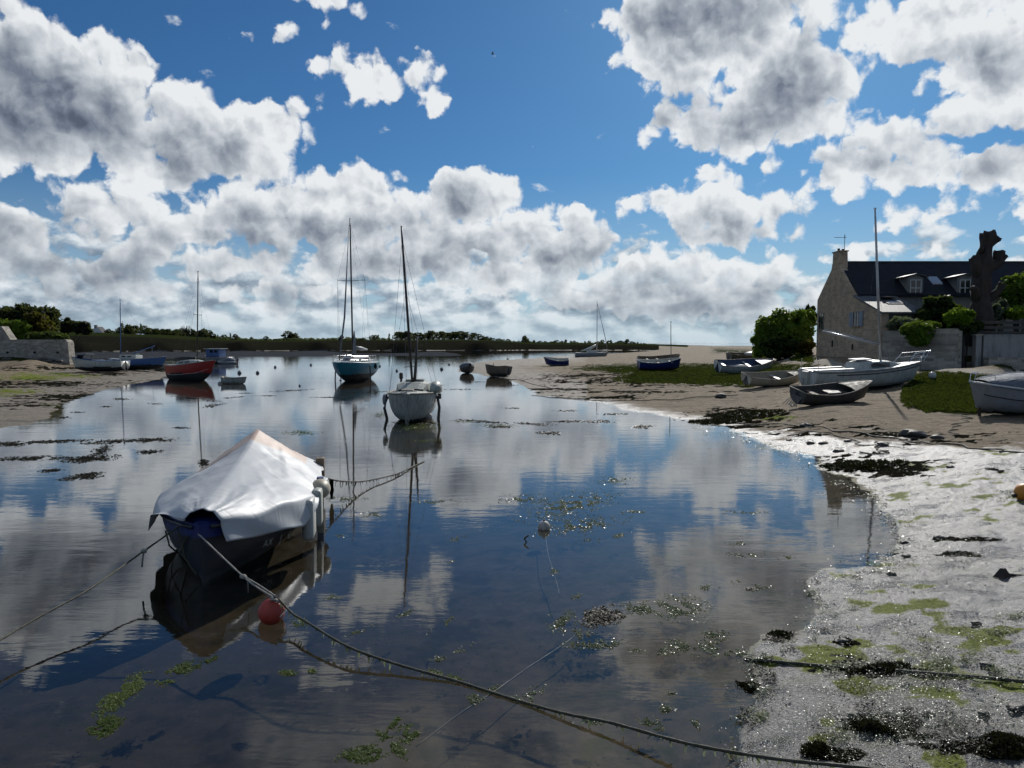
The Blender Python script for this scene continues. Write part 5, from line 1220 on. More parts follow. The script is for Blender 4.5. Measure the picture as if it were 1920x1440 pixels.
# anchor block on the mud
q = ground_at(1880, 1083, .2); r = thing('mooring_weight', 'dark pointed iron block with a chain on the mud at the right', 'mooring weight', (q.x, q.y, g1(q.x, q.y)))
mb = MB(); mb.box((0, 0, .05), (.17, .15, .13), taper=.25, rz=.4); mb.build('block', M['iron'], r)
mb = MB(); mb.tube(spline([(.05, 0, .04), (.3, 0, .02), (.6, -.02, .03), (1.0, -.03, .02)], 5), .014, 5); mb.build('chain', M['iron'], r)
# small stones
def rock(px, py, s, label, group=None):
    q = ground_at(px, py, .2); bm = bmesh.new(); bmesh.ops.create_icosphere(bm, subdivisions=3, radius=s)
    sd = rnd.uniform(0, 99)
    for v in bm.verts: v.co *= 1 + .45 * mnoise.noise(v.co * (1.6 / s) + Vector((sd, 0, 0))); v.co.z *= .62; v.co.x *= 1.25
    bm.verts.index_update(); o = obj('rock', [v.co for v in bm.verts], [[v.index for v in f.verts] for f in bm.faces], M['rock'], None, True, None, (q.x, q.y, g1(q.x, q.y) + s * .2)); bm.free()
    return tag(o, label, 'rock', group)
rock(1351, 745, .22, 'weedy rock on the sand below the white rowing boat'); rock(1714, 819, .26, 'largest dark rock beside the black rope line'); rock(1512, 800, .14, 'upright dark stone on the wet edge below the beached dinghy')
rock(1585, 1206, .055, 'small dark stone on the mud below the bay of the shoreline'); rock(1672, 1078, .05, 'little mossy stone near the notch of the shoreline'); rock(1695, 1018, .045, 'small stone at the water edge near the mast reflection')
STN = []
for (x, y, s) in ((1757, 822, .12), (1655, 836, .12), (1545, 833, .1), (1520, 832, .09), (1572, 848, .12), (1590, 828, .08), (1610, 875, .09), (1782, 877, .07), (1850, 1250, .045), (1830, 1170, .04), (1480, 826, .07), (1760, 1010, .06), (1700, 1045, .05), (1905, 1330, .05), (1740, 1340, .04), (1600, 1345, .035), (1700, 1330, .03), (1845, 1340, .035)):
    STN.append((x, rock(x, y, s, 'small dark stone', 'small stones on the wet mud')))
for i, (x, o) in enumerate(sorted(STN, key=lambda a: a[0])): o['label'] = f"small dark stone on the wet mud, {['first','second','third','fourth','fifth','sixth','seventh','eighth','ninth','tenth','eleventh','twelfth','thirteenth','fourteenth','fifteenth','sixteenth','seventeenth','eighteenth'][i]} from the left of the scattered small stones"

# ------------------------------------------------------------------ leaves
def quads(name, C, S, mat, parent, seed, flat=0.0, aspect=1.0, loc=None):
    """many small leaf-sized faces as one mesh"""
    q = np.random.RandomState(seed); n = len(C); S = np.broadcast_to(np.asarray(S, float), (n,)) * q.uniform(.6, 1.4, n)
    nrm = q.normal(size=(n, 3)); nrm[:, 2] = np.where(flat > 0, np.abs(nrm[:, 2]) + flat * 4, nrm[:, 2]); nrm /= np.linalg.norm(nrm, axis=1)[:, None]
    a = np.cross(nrm, q.normal(size=(n, 3))); a /= np.linalg.norm(a, axis=1)[:, None]; b = np.cross(nrm, a)
    a *= S[:, None] * aspect; b *= S[:, None]
    V = np.stack([C - a, C - b * .55, C + a, C + b * .55], 1).reshape(-1, 3)
    me = bpy.data.meshes.new(name); me.vertices.add(4 * n); me.vertices.foreach_set('co', V.ravel())
    me.loops.add(4 * n); me.loops.foreach_set('vertex_index', np.arange(4 * n, dtype=np.int32))
    me.polygons.add(n); me.polygons.foreach_set('loop_start', np.arange(0, 4 * n, 4, dtype=np.int32)); me.update(calc_edges=True)
    me.materials.append(mat); o = bpy.data.objects.new(name, me); COL.objects.link(o)
    if parent: o.parent = parent
    if loc is not None: o.location = loc
    return o
def crown_pts(ells, n, seed, freq=1.2, thr=-.12, shell=.42):
    q = np.random.RandomState(seed); E = np.array(ells, float); w = (E[:, 3] * E[:, 4] * E[:, 5]) ** .67; w /= w.sum()
    out = []
    while len(out) < n:
        k = q.choice(len(E), size=n, p=w); d = q.normal(size=(n, 3)); d /= np.linalg.norm(d, axis=1)[:, None]
        rr = .94 + q.normal(size=n) * .14
        P = E[k, :3] + d * rr[:, None] * E[k, 3:6]
        for p in P:
            if mnoise.noise(Vector(p) * freq) + .5 * mnoise.noise(Vector(p) * freq * 2.7) > thr: out.append(p)
            if len(out) >= n: break
    return np.array(out)
def lump(ells, n, seed):                         # break big ellipsoids into leafy clumps
    q = random.Random(seed); out = []
    for e in ells:
        for _ in range(n):
            d = Vector((q.gauss(0, 1), q.gauss(0, 1), q.gauss(0, 1))).normalized(); f = q.uniform(.55, .85); s = q.uniform(.18, .42)
            if d.z < -.3: d.z *= -.6
            out.append((e[0] + d.x * e[3] * f, e[1] + d.y * e[4] * f, e[2] + d.z * e[5] * f, e[3] * s, e[4] * s, e[5] * s))
        out.append((e[0], e[1], e[2], e[3] * .8, e[4] * .8, e[5] * .8))
    return out
def core(ells, mat, parent, name='inner_foliage', f=.62):
    mb = MB()
    for e in ells: mb.ball(e[:3], 1.0, 10, 7, sc=(e[3] * f, e[4] * f, e[5] * f))
    return mb.build(name, mat, parent, smooth=True)
def bush(name, cat, label, ells, n, size, mat, seed, group=None, trunk=True, lumps=9, thr=-.12, base=None, fill=False):
    """ells in world coordinates"""
    cx, cy = ells[0][0], ells[0][1]; bz_ = base if base is not None else g1(cx, cy)
    r = thing(name, label, cat, (cx, cy, bz_), group=group)
    loc_ = [(e[0] - cx, e[1] - cy, e[2] - bz_, e[3], e[4], e[5]) for e in ells]
    if fill or cat == 'hedge': loc_ += [(e[0], e[1], e[2] * .45, e[3] * .9, e[4] * .9, max(e[2] * .5, .15)) for e in loc_]
    if trunk:
        mb = MB(); q = random.Random(seed)
        for k in range(5):
            e = q.choice(loc_); mb.tube([(q.uniform(-.2, .2), q.uniform(-.2, .2), -.2), (e[0] * .4, e[1] * .4, e[2] * .5), (e[0] + q.uniform(-.3, .3) * e[3], e[1], e[2])], [.09, .06, .02], 6)
        mb.build('trunk', M['bark'], r)
    L_ = lump(loc_, int(lumps * 1.6), seed); P = crown_pts(L_, int(n * 2.2), seed, 1.2, thr - .06)
    cr = quads('crown', P, size * 1.15, mat, r, seed); cr2 = core(L_, mat, cr, f=.5)
    return r

def at3(px, py, Y): return atd(px, py, Y)
def ell_px(px, py, Y, rpx, rpy, depth=None):
    p = atd(px, py, Y); k = Y / FPX; return (p.x, p.y, p.z, rpx * k, (depth or rpx * k), rpy * k)

# left of the house
bush('shrub', 'shrub', 'large rounded green shrub left of the stone house', [ell_px(1478, 618, 66, 42, 38), ell_px(1445, 625, 66, 30, 30), ell_px(1505, 615, 67, 25, 36)], 9000, .13, M['leaf_mid'], 11, fill=True)
bush('shrub', 'shrub', 'feathery green bush at the outer left end by the beach', [ell_px(1428, 622, 68, 14, 28), ell_px(1422, 640, 68, 12, 15)], 2600, .11, M['leaf_bright'], 12, fill=True)
bush('tree', 'tree', 'thin taller tree showing behind the shrub against the house corner', [ell_px(1519, 585, 70, 9, 14), ell_px(1505, 590, 70, 8, 10), ell_px(1528, 600, 70, 6, 12)], 1100, .11, M['leaf_dark'], 13, thr=-.02)
bush('shrub', 'shrub', 'low yellowish shrub at the foot of the house corner', [ell_px(1512, 648, 62.5, 16, 12)], 1500, .09, M['leaf_olive'], 14, fill=True)
bush('shrub', 'shrub', 'dark low bush under the large rounded shrub', [ell_px(1462, 645, 64, 35, 13)], 2600, .10, M['leaf_dark'], 15, fill=True)
# garden
bush('shrub', 'shrub', 'big dark bush in front of the dormers behind the garden wall', [ell_px(1762, 590, 50.5, 36, 30), ell_px(1738, 596, 50.5, 22, 22), ell_px(1790, 588, 50.5, 16, 20)], 7500, .11, M['leaf_dark'], 21)
bush('shrub', 'shrub', 'silvery green bush under the lean-to roof eave', [ell_px(1690, 608, 49.3, 24, 14), ell_px(1708, 606, 49.3, 14, 12)], 2600, .09, M['leaf_silver'], 22, trunk=False)
bush('shrub', 'shrub', 'bright green bush spilling over the garden wall', [ell_px(1722, 622, 47.5, 30, 22), ell_px(1705, 622, 47.4, 16, 15), ell_px(1745, 612, 47.8, 16, 10), ell_px(1722, 640, 47.0, 18, 10)], 6500, .085, M['leaf_mid'], 23, base=2.0, trunk=False)
bush('shrub', 'shrub', 'small bright round bush left of the dead trunk', [ell_px(1797, 597, 48.0, 24, 20)], 4200, .085, M['leaf_bright'], 24, trunk=False)
bush('shrub', 'shrub', 'tall bright clipped bush at the right edge beside the roof', [ell_px(1912, 543, 52, 33, 30), ell_px(1900, 560, 52, 22, 20), ell_px(1950, 540, 52, 35, 40)], 8000, .11, M['leaf_mid'], 25)
bush('shrub', 'shrub', 'low yellow green hedge bush behind the wooden fence at the right edge', [ell_px(1905, 588, 49.6, 22, 12), ell_px(1935, 585, 49.6, 25, 14)], 3500, .085, M['leaf_bright'], 26)
bush('shrub', 'shrub', 'grey green bush just right of the dead trunk', [ell_px(1866, 592, 49.8, 14, 22), ell_px(1880, 582, 50.5, 8, 26)], 2600, .09, M['leaf_silver'], 27)
bush('shrub', 'shrub', 'dark ivy clump at the foot of the dead trunk by the gate', [ell_px(1805, 618, 47.6, 20, 9), ell_px(1828, 612, 48, 14, 12)], 2200, .08, M['leaf_dark'], 28)
# grass tufts and weeds by the path
# ------------------------------------------------------------------ the stone house
def house():
    X0, X1, Y0, Y1 = 25.0, 46.0, 54.8, 61.4; G = 1.6; EV, RG = 6.5, 9.05; YM = 58.1
    r = thing('stone_house', 'long stone house with slate roof, gable chimney, two dormers and a lean-to', 'house', (X0, Y0, G))
    o3 = Vector((X0, Y0, G)); lc = lambda *v: Vector(v) - o3
    def prism(poly, x0, x1, name, mat, parent=None, smooth=False):   # polygon in YZ swept along X
        n = len(poly); V = [lc(x0, y, z) for y, z in poly] + [lc(x1, y, z) for y, z in poly]
        F = [tuple(range(n - 1, -1, -1)), tuple(range(n, 2 * n))] + [(i, (i + 1) % n, n + (i + 1) % n, n + i) for i in range(n)]
        bm = bmesh.new(); vs = [bm.verts.new(v) for v in V]
        for f in F: bm.faces.new([vs[i] for i in f])
        bmesh.ops.recalc_face_normals(bm, faces=bm.faces[:]); bm.verts.index_update()
        o = obj(name, [v.co.copy() for v in bm.verts], [[v.index for v in f.verts] for f in bm.faces], mat, parent or r, smooth); bm.free(); return o
    prism([(Y0, G), (Y1, G), (Y1, EV), (YM + .75, RG - .35), (YM + .6, RG + .1), (YM - .6, RG + .1), (YM - .75, RG - .35), (Y0, EV)], X0, X0 + .55, 'gable_wall', M['stone'])
    prism([(Y0 + .02, G), (Y0 + .5, G), (Y0 + .5, EV - .05), (Y0 + .02, EV - .05)], X0 + .55, X1, 'front_wall', M['trimrender'])
    prism([(Y1 - .5, G), (Y1 - .02, G), (Y1 - .02, EV - .05), (Y1 - .5, EV - .05)], X0 + .55, X1, 'back_wall', M['stone'])
    prism([(Y0, G), (Y1, G), (Y1, EV), (YM, RG), (Y0, EV)], X1, X1 + .5, 'gable_wall', M['stone'])
    roof = prism([(Y0 - .28, EV - .14), (YM, RG + .02), (Y1 + .28, EV - .14), (Y1 + .28, EV + .02), (YM, RG + .20), (Y0 - .28, EV + .02)], X0 + .22, X1 + .6, 'roof', M['slate'])
    m = MB(); m.tube([lc(X0 + .3, YM, RG + .2), lc(X1 + .6, YM, RG + .2)], .07, 6); m.build('ridge_tiles', M['wooddark'], roof)
    m = MB(); m.box(lc(X0 + .34, 58.1, 9.25), (.62, 1.35, 1.5), taper=.93); m.box(lc(X0 + .34, 58.1, 10.02), (.72, 1.4, .08)); ch = m.build('chimney', M['stone'], roof)
    m = MB(); m.tube([lc(X0 + .3, 58.3, 10.0), lc(X0 + .3, 58.3, 10.3)], .1, 8); m.tube([lc(X0 + .4, 57.8, 10.0), lc(X0 + .4, 57.8, 10.2)], .1, 8); m.build('chimney_pot', M['iron'], ch)
    m = MB(); ax, ay = X0 + .52, 57.8; m.tube([lc(ax, ay, 9.9), lc(ax, ay, 11.25)], .022, 5); m.tube([lc(ax - .8, ay, 11.08), lc(ax + .15, ay, 11.08)], .014, 4)
    for k in range(6): m.tube([lc(ax - .75 + .15 * k, ay - .18, 11.08), lc(ax - .75 + .15 * k, ay + .18, 11.08)], .008, 4)
    m.tube([lc(ax, ay, 11.02), lc(ax, ay, 11.3)], .03, 5); m.build('aerial', M['wire'], roof)
    # lean-to
    YL = 50.7; XL = X0 + 2.75
    prism([(YL, G), (Y0, G), (Y0, 6.30), (YL, 5.0)], X0 + .001, X0 + .5, 'leanto_side_wall', M['stone'])
    prism([(YL + .01, G), (YL + .4, G), (YL + .4, 4.98), (YL + .01, 4.98)], X0 + .5, XL, 'leanto_front_wall', M['wooddark'])
    lr = prism([(YL - .22, 4.97), (Y0 - .01, 6.38), (Y0 - .01, 6.5), (YL - .22, 5.09)], X0 - .08, XL + .12, 'leanto_roof', M['slatelight'])
    m = MB(); s = (6.5 - 5.09) / (Y0 - .01 - YL + .22)
    def on(x, y, d=0.0): return lc(x, y, 5.09 + (y - YL + .22) * s + d)
    for (xa, xb, ya, yb, op) in ((26.35, 27.35, 53.35, 54.15, .26), (26.25, 27.45, 52.35, 53.1, .0)):
        V = [on(xa, ya, .05 + op * .9), on(xb, ya, .05 + op * .9), on(xb, yb, .05 + op * .1), on(xa, yb, .05 + op * .1)]; W = [v - Vector((0, 0, .09)) for v in V]
        m.add(V + W, [(0, 1, 2, 3), (7, 6, 5, 4), (0, 4, 5, 1), (1, 5, 6, 2), (2, 6, 7, 3), (3, 7, 4, 0)])
    sk = m.build('skylight_frame', M['wooddark'], lr)
    m = MB(); V = [on(26.42, 52.5, .062), on(27.3, 52.5, .062), on(27.3, 52.95, .062), on(26.42, 52.95, .062)]; m.add(V, [(0, 1, 2, 3)]); m.build('glass', M['skyglass'], sk)
    # gable windows
    def gwin(y, z0, z1, w, shut, nm='window'):
        m = MB(); m.box(lc(X0 - .01, y, (z0 + z1) / 2), (.05, w, z1 - z0)); g_ = m.build(nm, M['glass'], r)
        m = MB(); t = .07
        for yy in (y - w / 2, y + w / 2): m.box(lc(X0 - .03, yy, (z0 + z1) / 2), (.08, t, z1 - z0 + .1))
        m.box(lc(X0 - .03, y, z1 + .03), (.08, w + .1, t)); m.box(lc(X0 - .05, y, z0 - .05), (.16, w + .3, .09)); m.box(lc(X0 - .034, y, (z0 + z1) / 2), (.05, .04, z1 - z0)); m.build('frame', M['woodpale'], g_)
        if shut:
            for s_ in (-1, 1):
                m = MB(); m.box(lc(X0 - .05, y + s_ * (w / 2 + .36), (z0 + z1) / 2), (.05, .6, z1 - z0 + .1)); m.build('shutter', M['shutter'], r)
    gwin(54.35, 4.25, 5.2, .8, True); gwin(60.5, 4.15, 5.35, .9, False)
    m = MB(); m.box(lc(X0 - .004, 58.35, 2.95), (.03, .22, .5)); m.build('vent', M['glass'], r)
    m = MB(); m.box(lc(X0 - .004, 54.9, 2.7), (.03, .25, .4)); m.build('vent', M['glass'], r)
    # dormers
    for xa in (28.85, 32.45):
        xb = xa + 1.12; yF = Y0 - .06; zB, zT = 6.30, 7.78
        d = MB()
        d.add([lc(xa, yF, zB), lc(xb, yF, zB), lc(xb, yF, zT), lc((xa + xb) / 2, yF, zT + .18), lc(xa, yF, zT)], [(0, 1, 2, 3, 4)])
        yb = Y0 + (zT - EV) / (RG - EV) * (YM - Y0) + .3
        d.add([lc(xa, yF, zB), lc(xa, yF, zT), lc(xa, yb, zT), lc(xa, yb, zB)], [(0, 1, 2, 3)]); d.add([lc(xb, yF, zB), lc(xb, yb, zB), lc(xb, yb, zT), lc(xb, yF, zT)], [(0, 1, 2, 3)])
        dm = d.build('dormer', M['trimrender'], roof)
        k = MB(); zt = zT + .2
        for s_ in (-1, 1):
            e = (xa + xb) / 2 + s_ * .86
            V = [lc((xa + xb) / 2, yF - .18, zt), lc(e, yF - .18, zt - .22), lc(e, yb + .3, zt - .22), lc((xa + xb) / 2, yb + .3, zt)]; W = [v + Vector((0, 0, .07)) for v in V]
            k.add(V + W, [(3, 2, 1, 0), (4, 5, 6, 7), (0, 1, 5, 4), (1, 2, 6, 5), (2, 3, 7, 6), (3, 0, 4, 7)])
        k.build('dormer_roof', M['slatelight'], dm)
        k = MB(); k.box(lc(xa + .56, yF - .01, 7.0), (.72, .04, 1.15)); k.build('pane', M['glass'], dm)
        k = MB()
        for xx in (xa + .18, xa + .56, xa + .94): k.box(lc(xx, yF - .045, 7.0), (.06, .03, 1.2))
        for zz in (6.42, 7.0, 7.58): k.box(lc(xa + .56, yF - .048, zz), (.8, .03, .055))
        k.build('window_frame', M['trimwhite'], dm)
    k = MB()
    def onr(x, y, d): return lc(x, y, EV + .02 + (y - Y0 + .28) * (RG + .18 - EV) / (YM - Y0 + .28) + d)
    V = [onr(31.1, 55.55, .12), onr(31.85, 55.55, .12), onr(31.85, 56.35, .06), onr(31.1, 56.35, .06)]; k.add(V, [(0, 1, 2, 3)]); V2 = [v - Vector((0, 0, .1)) for v in V]
    k.add(V + V2, [(0, 4, 5, 1), (1, 5, 6, 2), (3, 7, 4, 0)]); k.build('skylight', M['skyglass'], roof)
    return r
M['trimrender'] = paint('pale_lime_render', (.22, .22, .205), .9, .6, (.14, .14, .12), 1.2)
M['skyglass'] = paint('skylight_glass', (.35, .40, .45), .12, .1, bmp=0)
house()

def garden():
    def run(pts, z0, z1, th, name, label, mat, cap=None, cat='wall'):
        o3 = Vector((pts[0][0], pts[0][1], z0)); r = thing(name, label, cat, o3); n = len(pts)
        m = MB(); L_, R_ = [], []
        for i, p in enumerate(pts):
            a = Vector(pts[max(i - 1, 0)]); b = Vector(pts[min(i + 1, n - 1)]); t = (b - a).normalized(); nn = Vector((-t.y, t.x)) * th / 2
            L_.append(Vector(p) + nn); R_.append(Vector(p) - nn)
        zt = [z1] * n if not isinstance(z1, (list, tuple)) else z1
        V = []
        for i in range(n): V += [Vector((L_[i].x, L_[i].y, z0)), Vector((R_[i].x, R_[i].y, z0)), Vector((R_[i].x, R_[i].y, zt[i])), Vector((L_[i].x, L_[i].y, zt[i]))]
        F = []
        for i in range(n - 1):
            for k in range(4): F.append((4 * i + k, 4 * i + (k + 1) % 4, 4 * i + 4 + (k + 1) % 4, 4 * i + 4 + k))
        F += [(3, 2, 1, 0), tuple(4 * (n - 1) + k for k in range(4))]
        m.add([v - o3 for v in V], F); m.build('wall_body', mat, r)
        if cap:
            m = MB()
            for i in range(n - 1):
                a, b = Vector((*pts[i], zt[i])), Vector((*pts[i + 1], zt[i + 1])); L = (b - a).length; k = max(1, int(L / .9)); ang = math.atan2(b.y - a.y, b.x - a.x)
                for j in range(k): c = a.lerp(b, (j + .5) / k) - o3 + Vector((0, 0, .04)); m.bbox(tuple(c), (L / k * .96, th * 1.15, .085), .015, rz=ang)
            m.build('coping', cap, r)
        return r
    run([(25.0, 50.2), (25.7, 48.9), (26.6, 47.3), (27.35, 46.0)], 1.3, [3.72, 3.74, 3.78, 3.8], .45, 'garden_wall', 'stone garden wall joining the house to the gate, bush hanging over it', M['stonegrey'], M['stonegrey'])
    run([(27.45, 46.15), (28.0, 46.9)], 1.3, 3.75, .4, 'garden_wall', 'short stone wall return at the dark gate opening', M['stonegrey'])
    r = thing('gate', 'dark solid wooden gate between the wall end and the pillar', 'gate', (28.35, 47.4, 1.5))
    m = MB()
    for k in range(6): m.bbox((-.40 + .17 * k, .05 * k, 1.0), (.16, .05, 2.0), .008, rz=.3)
    m.build('board_panel', M['wooddark'], r)
    m = MB(); m.box((0, .14, .5), (1.0, .04, .1), rz=.3); m.box((0, .14, 1.6), (1.0, .04, .1), rz=.3); m.build('rail', M['wooddark'], r)
    r = thing('gate_pillar', 'pale stone gate pillar with a flat cap', 'pillar', (29.35, 47.2, 1.5)); m = MB(); m.bbox((0, 0, .95), (.36, .4, 2.0), .02); m.build('shaft', M['render'], r); m = MB(); m.bbox((0, 0, 2.0), (.5, .52, .1), .02); m.build('cap', M['stonegrey'], r)
    run([(29.7, 47.25), (33, 47.1), (40, 46.8)], 1.35, 3.45, .35, 'garden_wall', 'streaky rendered garden wall to the right of the gate pillar', M['render'], M['render'])
    run([(29.6, 46.6), (33, 46.5), (40, 46.2)], 1.2, 2.1, .5, 'low_wall', 'low dark stone ledge along the foot of the rendered wall', M['stonegrey'])
    r = thing('wooden_fence', 'dark wooden rail fence standing behind the rendered wall', 'fence', (30.2, 48.2, 3.3))
    for k in range(7):
        m = MB(); m.bbox((k * 1.35, 0, .55), (.12, .12, 1.3), .01); m.build('post', M['wooddark'], r)
    for z in (.35, .68, 1.02):
        m = MB(); m.bbox((4.0, -.09, z), (8.6, .05, .18), .008); m.build('rail', M['wooddark'], r)
garden()

def dead_tree():
    Y = 49.0; k = Y / FPX; base = atd(1838, 640, Y); z0 = 2.2
    r = thing('dead_tree', 'tall bare dead tree trunk with sawn stubs standing in the garden', 'dead tree', (base.x, base.y, z0))
    P = lambda px, py, dy=0: Vector(((px - 1838) * k, dy, atd(px, py, Y).z - z0))
    def limb(pts, rad, n=26, seed=0, jag=.42):
        pts = spline(pts, 7); rr = np.interp(np.linspace(0, 1, len(pts)), np.linspace(0, 1, len(rad)), rad); V, F = [], []
        for i, p in enumerate(pts):
            t = (pts[min(i + 1, len(pts) - 1)] - pts[max(i - 1, 0)]).normalized(); a = t.cross(Vector((0, 1, .01))).normalized(); b = a.cross(t)
            for j in range(n):
                th = 2 * math.pi * j / n; f = 1 + jag * mnoise.noise(Vector((math.cos(th) * 2.2, math.sin(th) * 2.2, i * .16 + seed))) + .10 * math.sin(th * 7 + seed + .1 * i)
                e = Vector((0, 0, 0))
                if i == len(pts) - 1: e = t * (.35 * mnoise.noise(Vector((math.cos(th) * 3, math.sin(th) * 3, seed)))) * rr[i] * 2
                V.append(p + (a * math.cos(th) + b * math.sin(th)) * rr[i] * f + e)
        for i in range(len(pts) - 1):
            for j in range(n): F.append((i * n + j, i * n + (j + 1) % n, (i + 1) * n + (j + 1) % n, (i + 1) * n + j))
        F.append(tuple((len(pts) - 1) * n + j for j in range(n))); return V, F
    m = MB(); m.add(*limb([P(1836, 650), P(1837, 600), P(1837, 560), P(1836, 520), P(1838, 490), P(1843, 465), P(1846, 438)], [.85, .62, .52, .54, .50, .34, .42], seed=1))
    m.build('trunk', M['bark'], r, smooth=True)
    for s_, (pts, rad) in enumerate((([P(1832, 515), P(1822, 500, -.2), P(1817, 482, -.2)], [.4, .34, .26]), ([P(1850, 500), P(1866, 492, .1), P(1870, 472, .1)], [.32, .28, .34]), ([P(1866, 492, .1), P(1876, 484, .1), P(1882, 478, .1)], [.3, .2, .16]),
                                     ([P(1846, 460), P(1856, 452), P(1866, 447)], [.3, .22, .2]), ([P(1834, 475), P(1829, 468, -.3), P(1829, 461, -.3)], [.2, .12, .1]), ([P(1850, 560), P(1862, 545, -.4), P(1867, 532, -.5)], [.3, .2, .24]),
                                     ([P(1828, 560), P(1816, 545, -.5), P(1806, 541, -.6)], [.35, .25, .12]), ([P(1845, 445), P(1853, 438), P(1857, 432)], [.3, .2, .12]))):
        m = MB(); m.add(*limb(pts, rad, 14, 3.3 + s_, .35)); m.build('limb', M['bark'], r, smooth=True)
dead_tree()

# ------------------------------------------------------------------ left bank: wall, hedges, pine
def left_wall():
    Y = 88.0; o3 = Vector((-52.0, Y, .3)); r = thing('stone_wall', 'grey stone quay wall with a rounded end and a higher sloping left part', 'wall', o3)
    m = MB(); x0, x1, zt, zb = -80.0, -51.9, 3.40, .3; th = 1.2; N = 8
    prof = [(x0, zb), (x1 + .15, zb)] + [(x1 - .5 + .5 * math.sin(a * math.pi / 2 / N) , zt - .5 + .5 * math.cos(a * math.pi / 2 / N)) for a in range(N, -1, -1)] + [(-58.6, zt), (-59.6, 4.95), (x0, 4.95)]
    V = [Vector((x, Y - th / 2, z)) - o3 for x, z in prof] + [Vector((x, Y + th / 2, z)) - o3 for x, z in prof]; n = len(prof)
    m.add(V, [tuple(range(n)), tuple(range(2 * n - 1, n - 1, -1))] + [(i, n + i, n + (i + 1) % n, (i + 1) % n) for i in range(n)]); m.build('wall_body', M['stonegrey'], r)
    m = MB()
    for px in (14, 65, 108): p = atd(px, 661, Y - .61); m.bbox(tuple(p - o3), (.3, .04, .25), .01)
    m.build('drain_hole', M['glass'], r)
    m = MB(); q = random.Random(5)
    for k in range(30):
        c = Vector((q.uniform(-68, -52), Y - 1.1 - q.random() * 1.5, .8 + q.random() * .2)) - o3; m.ball(tuple(c), q.uniform(.25, .6), 8, 6, sc=(1.3, 1, .6))
    m.build('footing_stones', M['rock'], r, smooth=True)
left_wall()
bush('hedge', 'hedge', 'tall dark clipped hedge at the left edge above the wall', [ell_px(px, 592, 102, 15, 20, 2.2) for px in (-60, -35, -10, 15, 40, 62, 82, 92)] + [ell_px(95, 605, 102, 12, 22, 2)], 9000, .2, M['leaf_far'], 41, lumps=6)
bush('hedge', 'hedge', 'lower bright green hedge just above the left wall', [ell_px(px, 614, 95, 14, 16, 1.6) for px in (-40, -15, 8, 28, 42)], 5000, .17, M['leaf_mid'], 42, lumps=5)
bush('hedge', 'hedge', 'olive brown clipped shrub in front of the tall dark hedge', [ell_px(68, 602, 97, 16, 20, 1.8), ell_px(82, 612, 97, 9, 14, 1.5)], 3500, .16, M['leaf_olive'], 43, lumps=6)
bush('shrub', 'shrub', 'rounded dull bramble mound over the end of the left wall', [ell_px(78, 632, 93, 25, 10, 2), ell_px(108, 633, 93, 18, 10, 2)], 3500, .15, M['leaf_dark'], 44, lumps=6)
bush('pine_tree', 'tree', 'broad dark pine between the hedge and the far cottage', [ell_px(128, 612, 160, 16, 12), ell_px(148, 614, 160, 18, 12), ell_px(160, 620, 160, 11, 8), ell_px(118, 622, 160, 10, 8), ell_px(128, 600, 160, 6, 4)], 3200, .3, M['leaf_far'], 45, lumps=6)
p = atd(183, 626, 430); r = thing('cottage', 'small distant cottage with pale gable beside the dark pine', 'house', (p.x, p.y, p.z - 1))
m = MB(); m.add([(-3.6, 0, 0), (3.2, 0, 0), (3.2, 0, 1.4), (-.4, 0, 5.0), (-3.6, 0, 3.0), (-3.6, 6, 0), (3.2, 6, 0), (3.2, 6, 1.4), (-.4, 6, 5.0), (-3.6, 6, 3.0)], [(0, 1, 2, 3, 4), (9, 8, 7, 6, 5), (1, 6, 7, 2), (0, 4, 9, 5)]); m.build('wall', M['trimwhite'], r)
m = MB(); m.add([(3.6, -.2, 1.1), (-.4, -.2, 5.2), (-.4, 6.2, 5.2), (3.6, 6.2, 1.1), (-3.9, -.2, 2.9), (-3.9, 6.2, 2.9)], [(0, 3, 2, 1), (1, 2, 5, 4)]); rf = m.build('roof', M['slate'], r)
m = MB(); m.box((-1.4, 1, 5.2), (1.6, 1, 1.8)); m.build('chimney', M['stonegrey'], rf)

# far shore: trees of the line across the water
def proto_tree(name, ells, n, size, mat, seed, trunk_h, lumps=4, twigs=False):
    r = empty(name, (0, 0, 0)); m = MB(); m.tube([(0, 0, -1), (0, 0, trunk_h)], [.22, .12], 6)
    for k in range(4): e = ells[k % len(ells)]; m.tube([(0, 0, trunk_h * .6), (e[0], e[1], e[2])], [.1, .04], 5)
    if twigs:
        q = random.Random(seed)
        for k in range(60):
            a = q.uniform(0, 6.28); s_ = q.uniform(.3, 1); e = Vector((math.cos(a) * 3 * s_, math.sin(a) * 3 * s_, trunk_h + q.uniform(0, 3.2) * (1.1 - s_ * .6))); m.tube([(0, 0, trunk_h * .7), e * .6 + Vector((0, 0, .3)), e], [.09, .06, .03], 4)
    m.build('trunk', M['bark'], r)
    if n: quads('crown', crown_pts(lump(ells, lumps, seed), n, seed, .5, -.15), size, mat, r, seed)
    return r
def dup(root, loc, s, rz, label=None, cat=None, group=None):
    o = root.copy(); COL.objects.link(o); o.location = loc; o.scale = (s[0], s[0], s[1]); o.rotation_euler = (0, 0, rz)
    for ch in root.children: c_ = ch.copy(); COL.objects.link(c_); c_.parent = o
    return tag(o, label, cat, group)
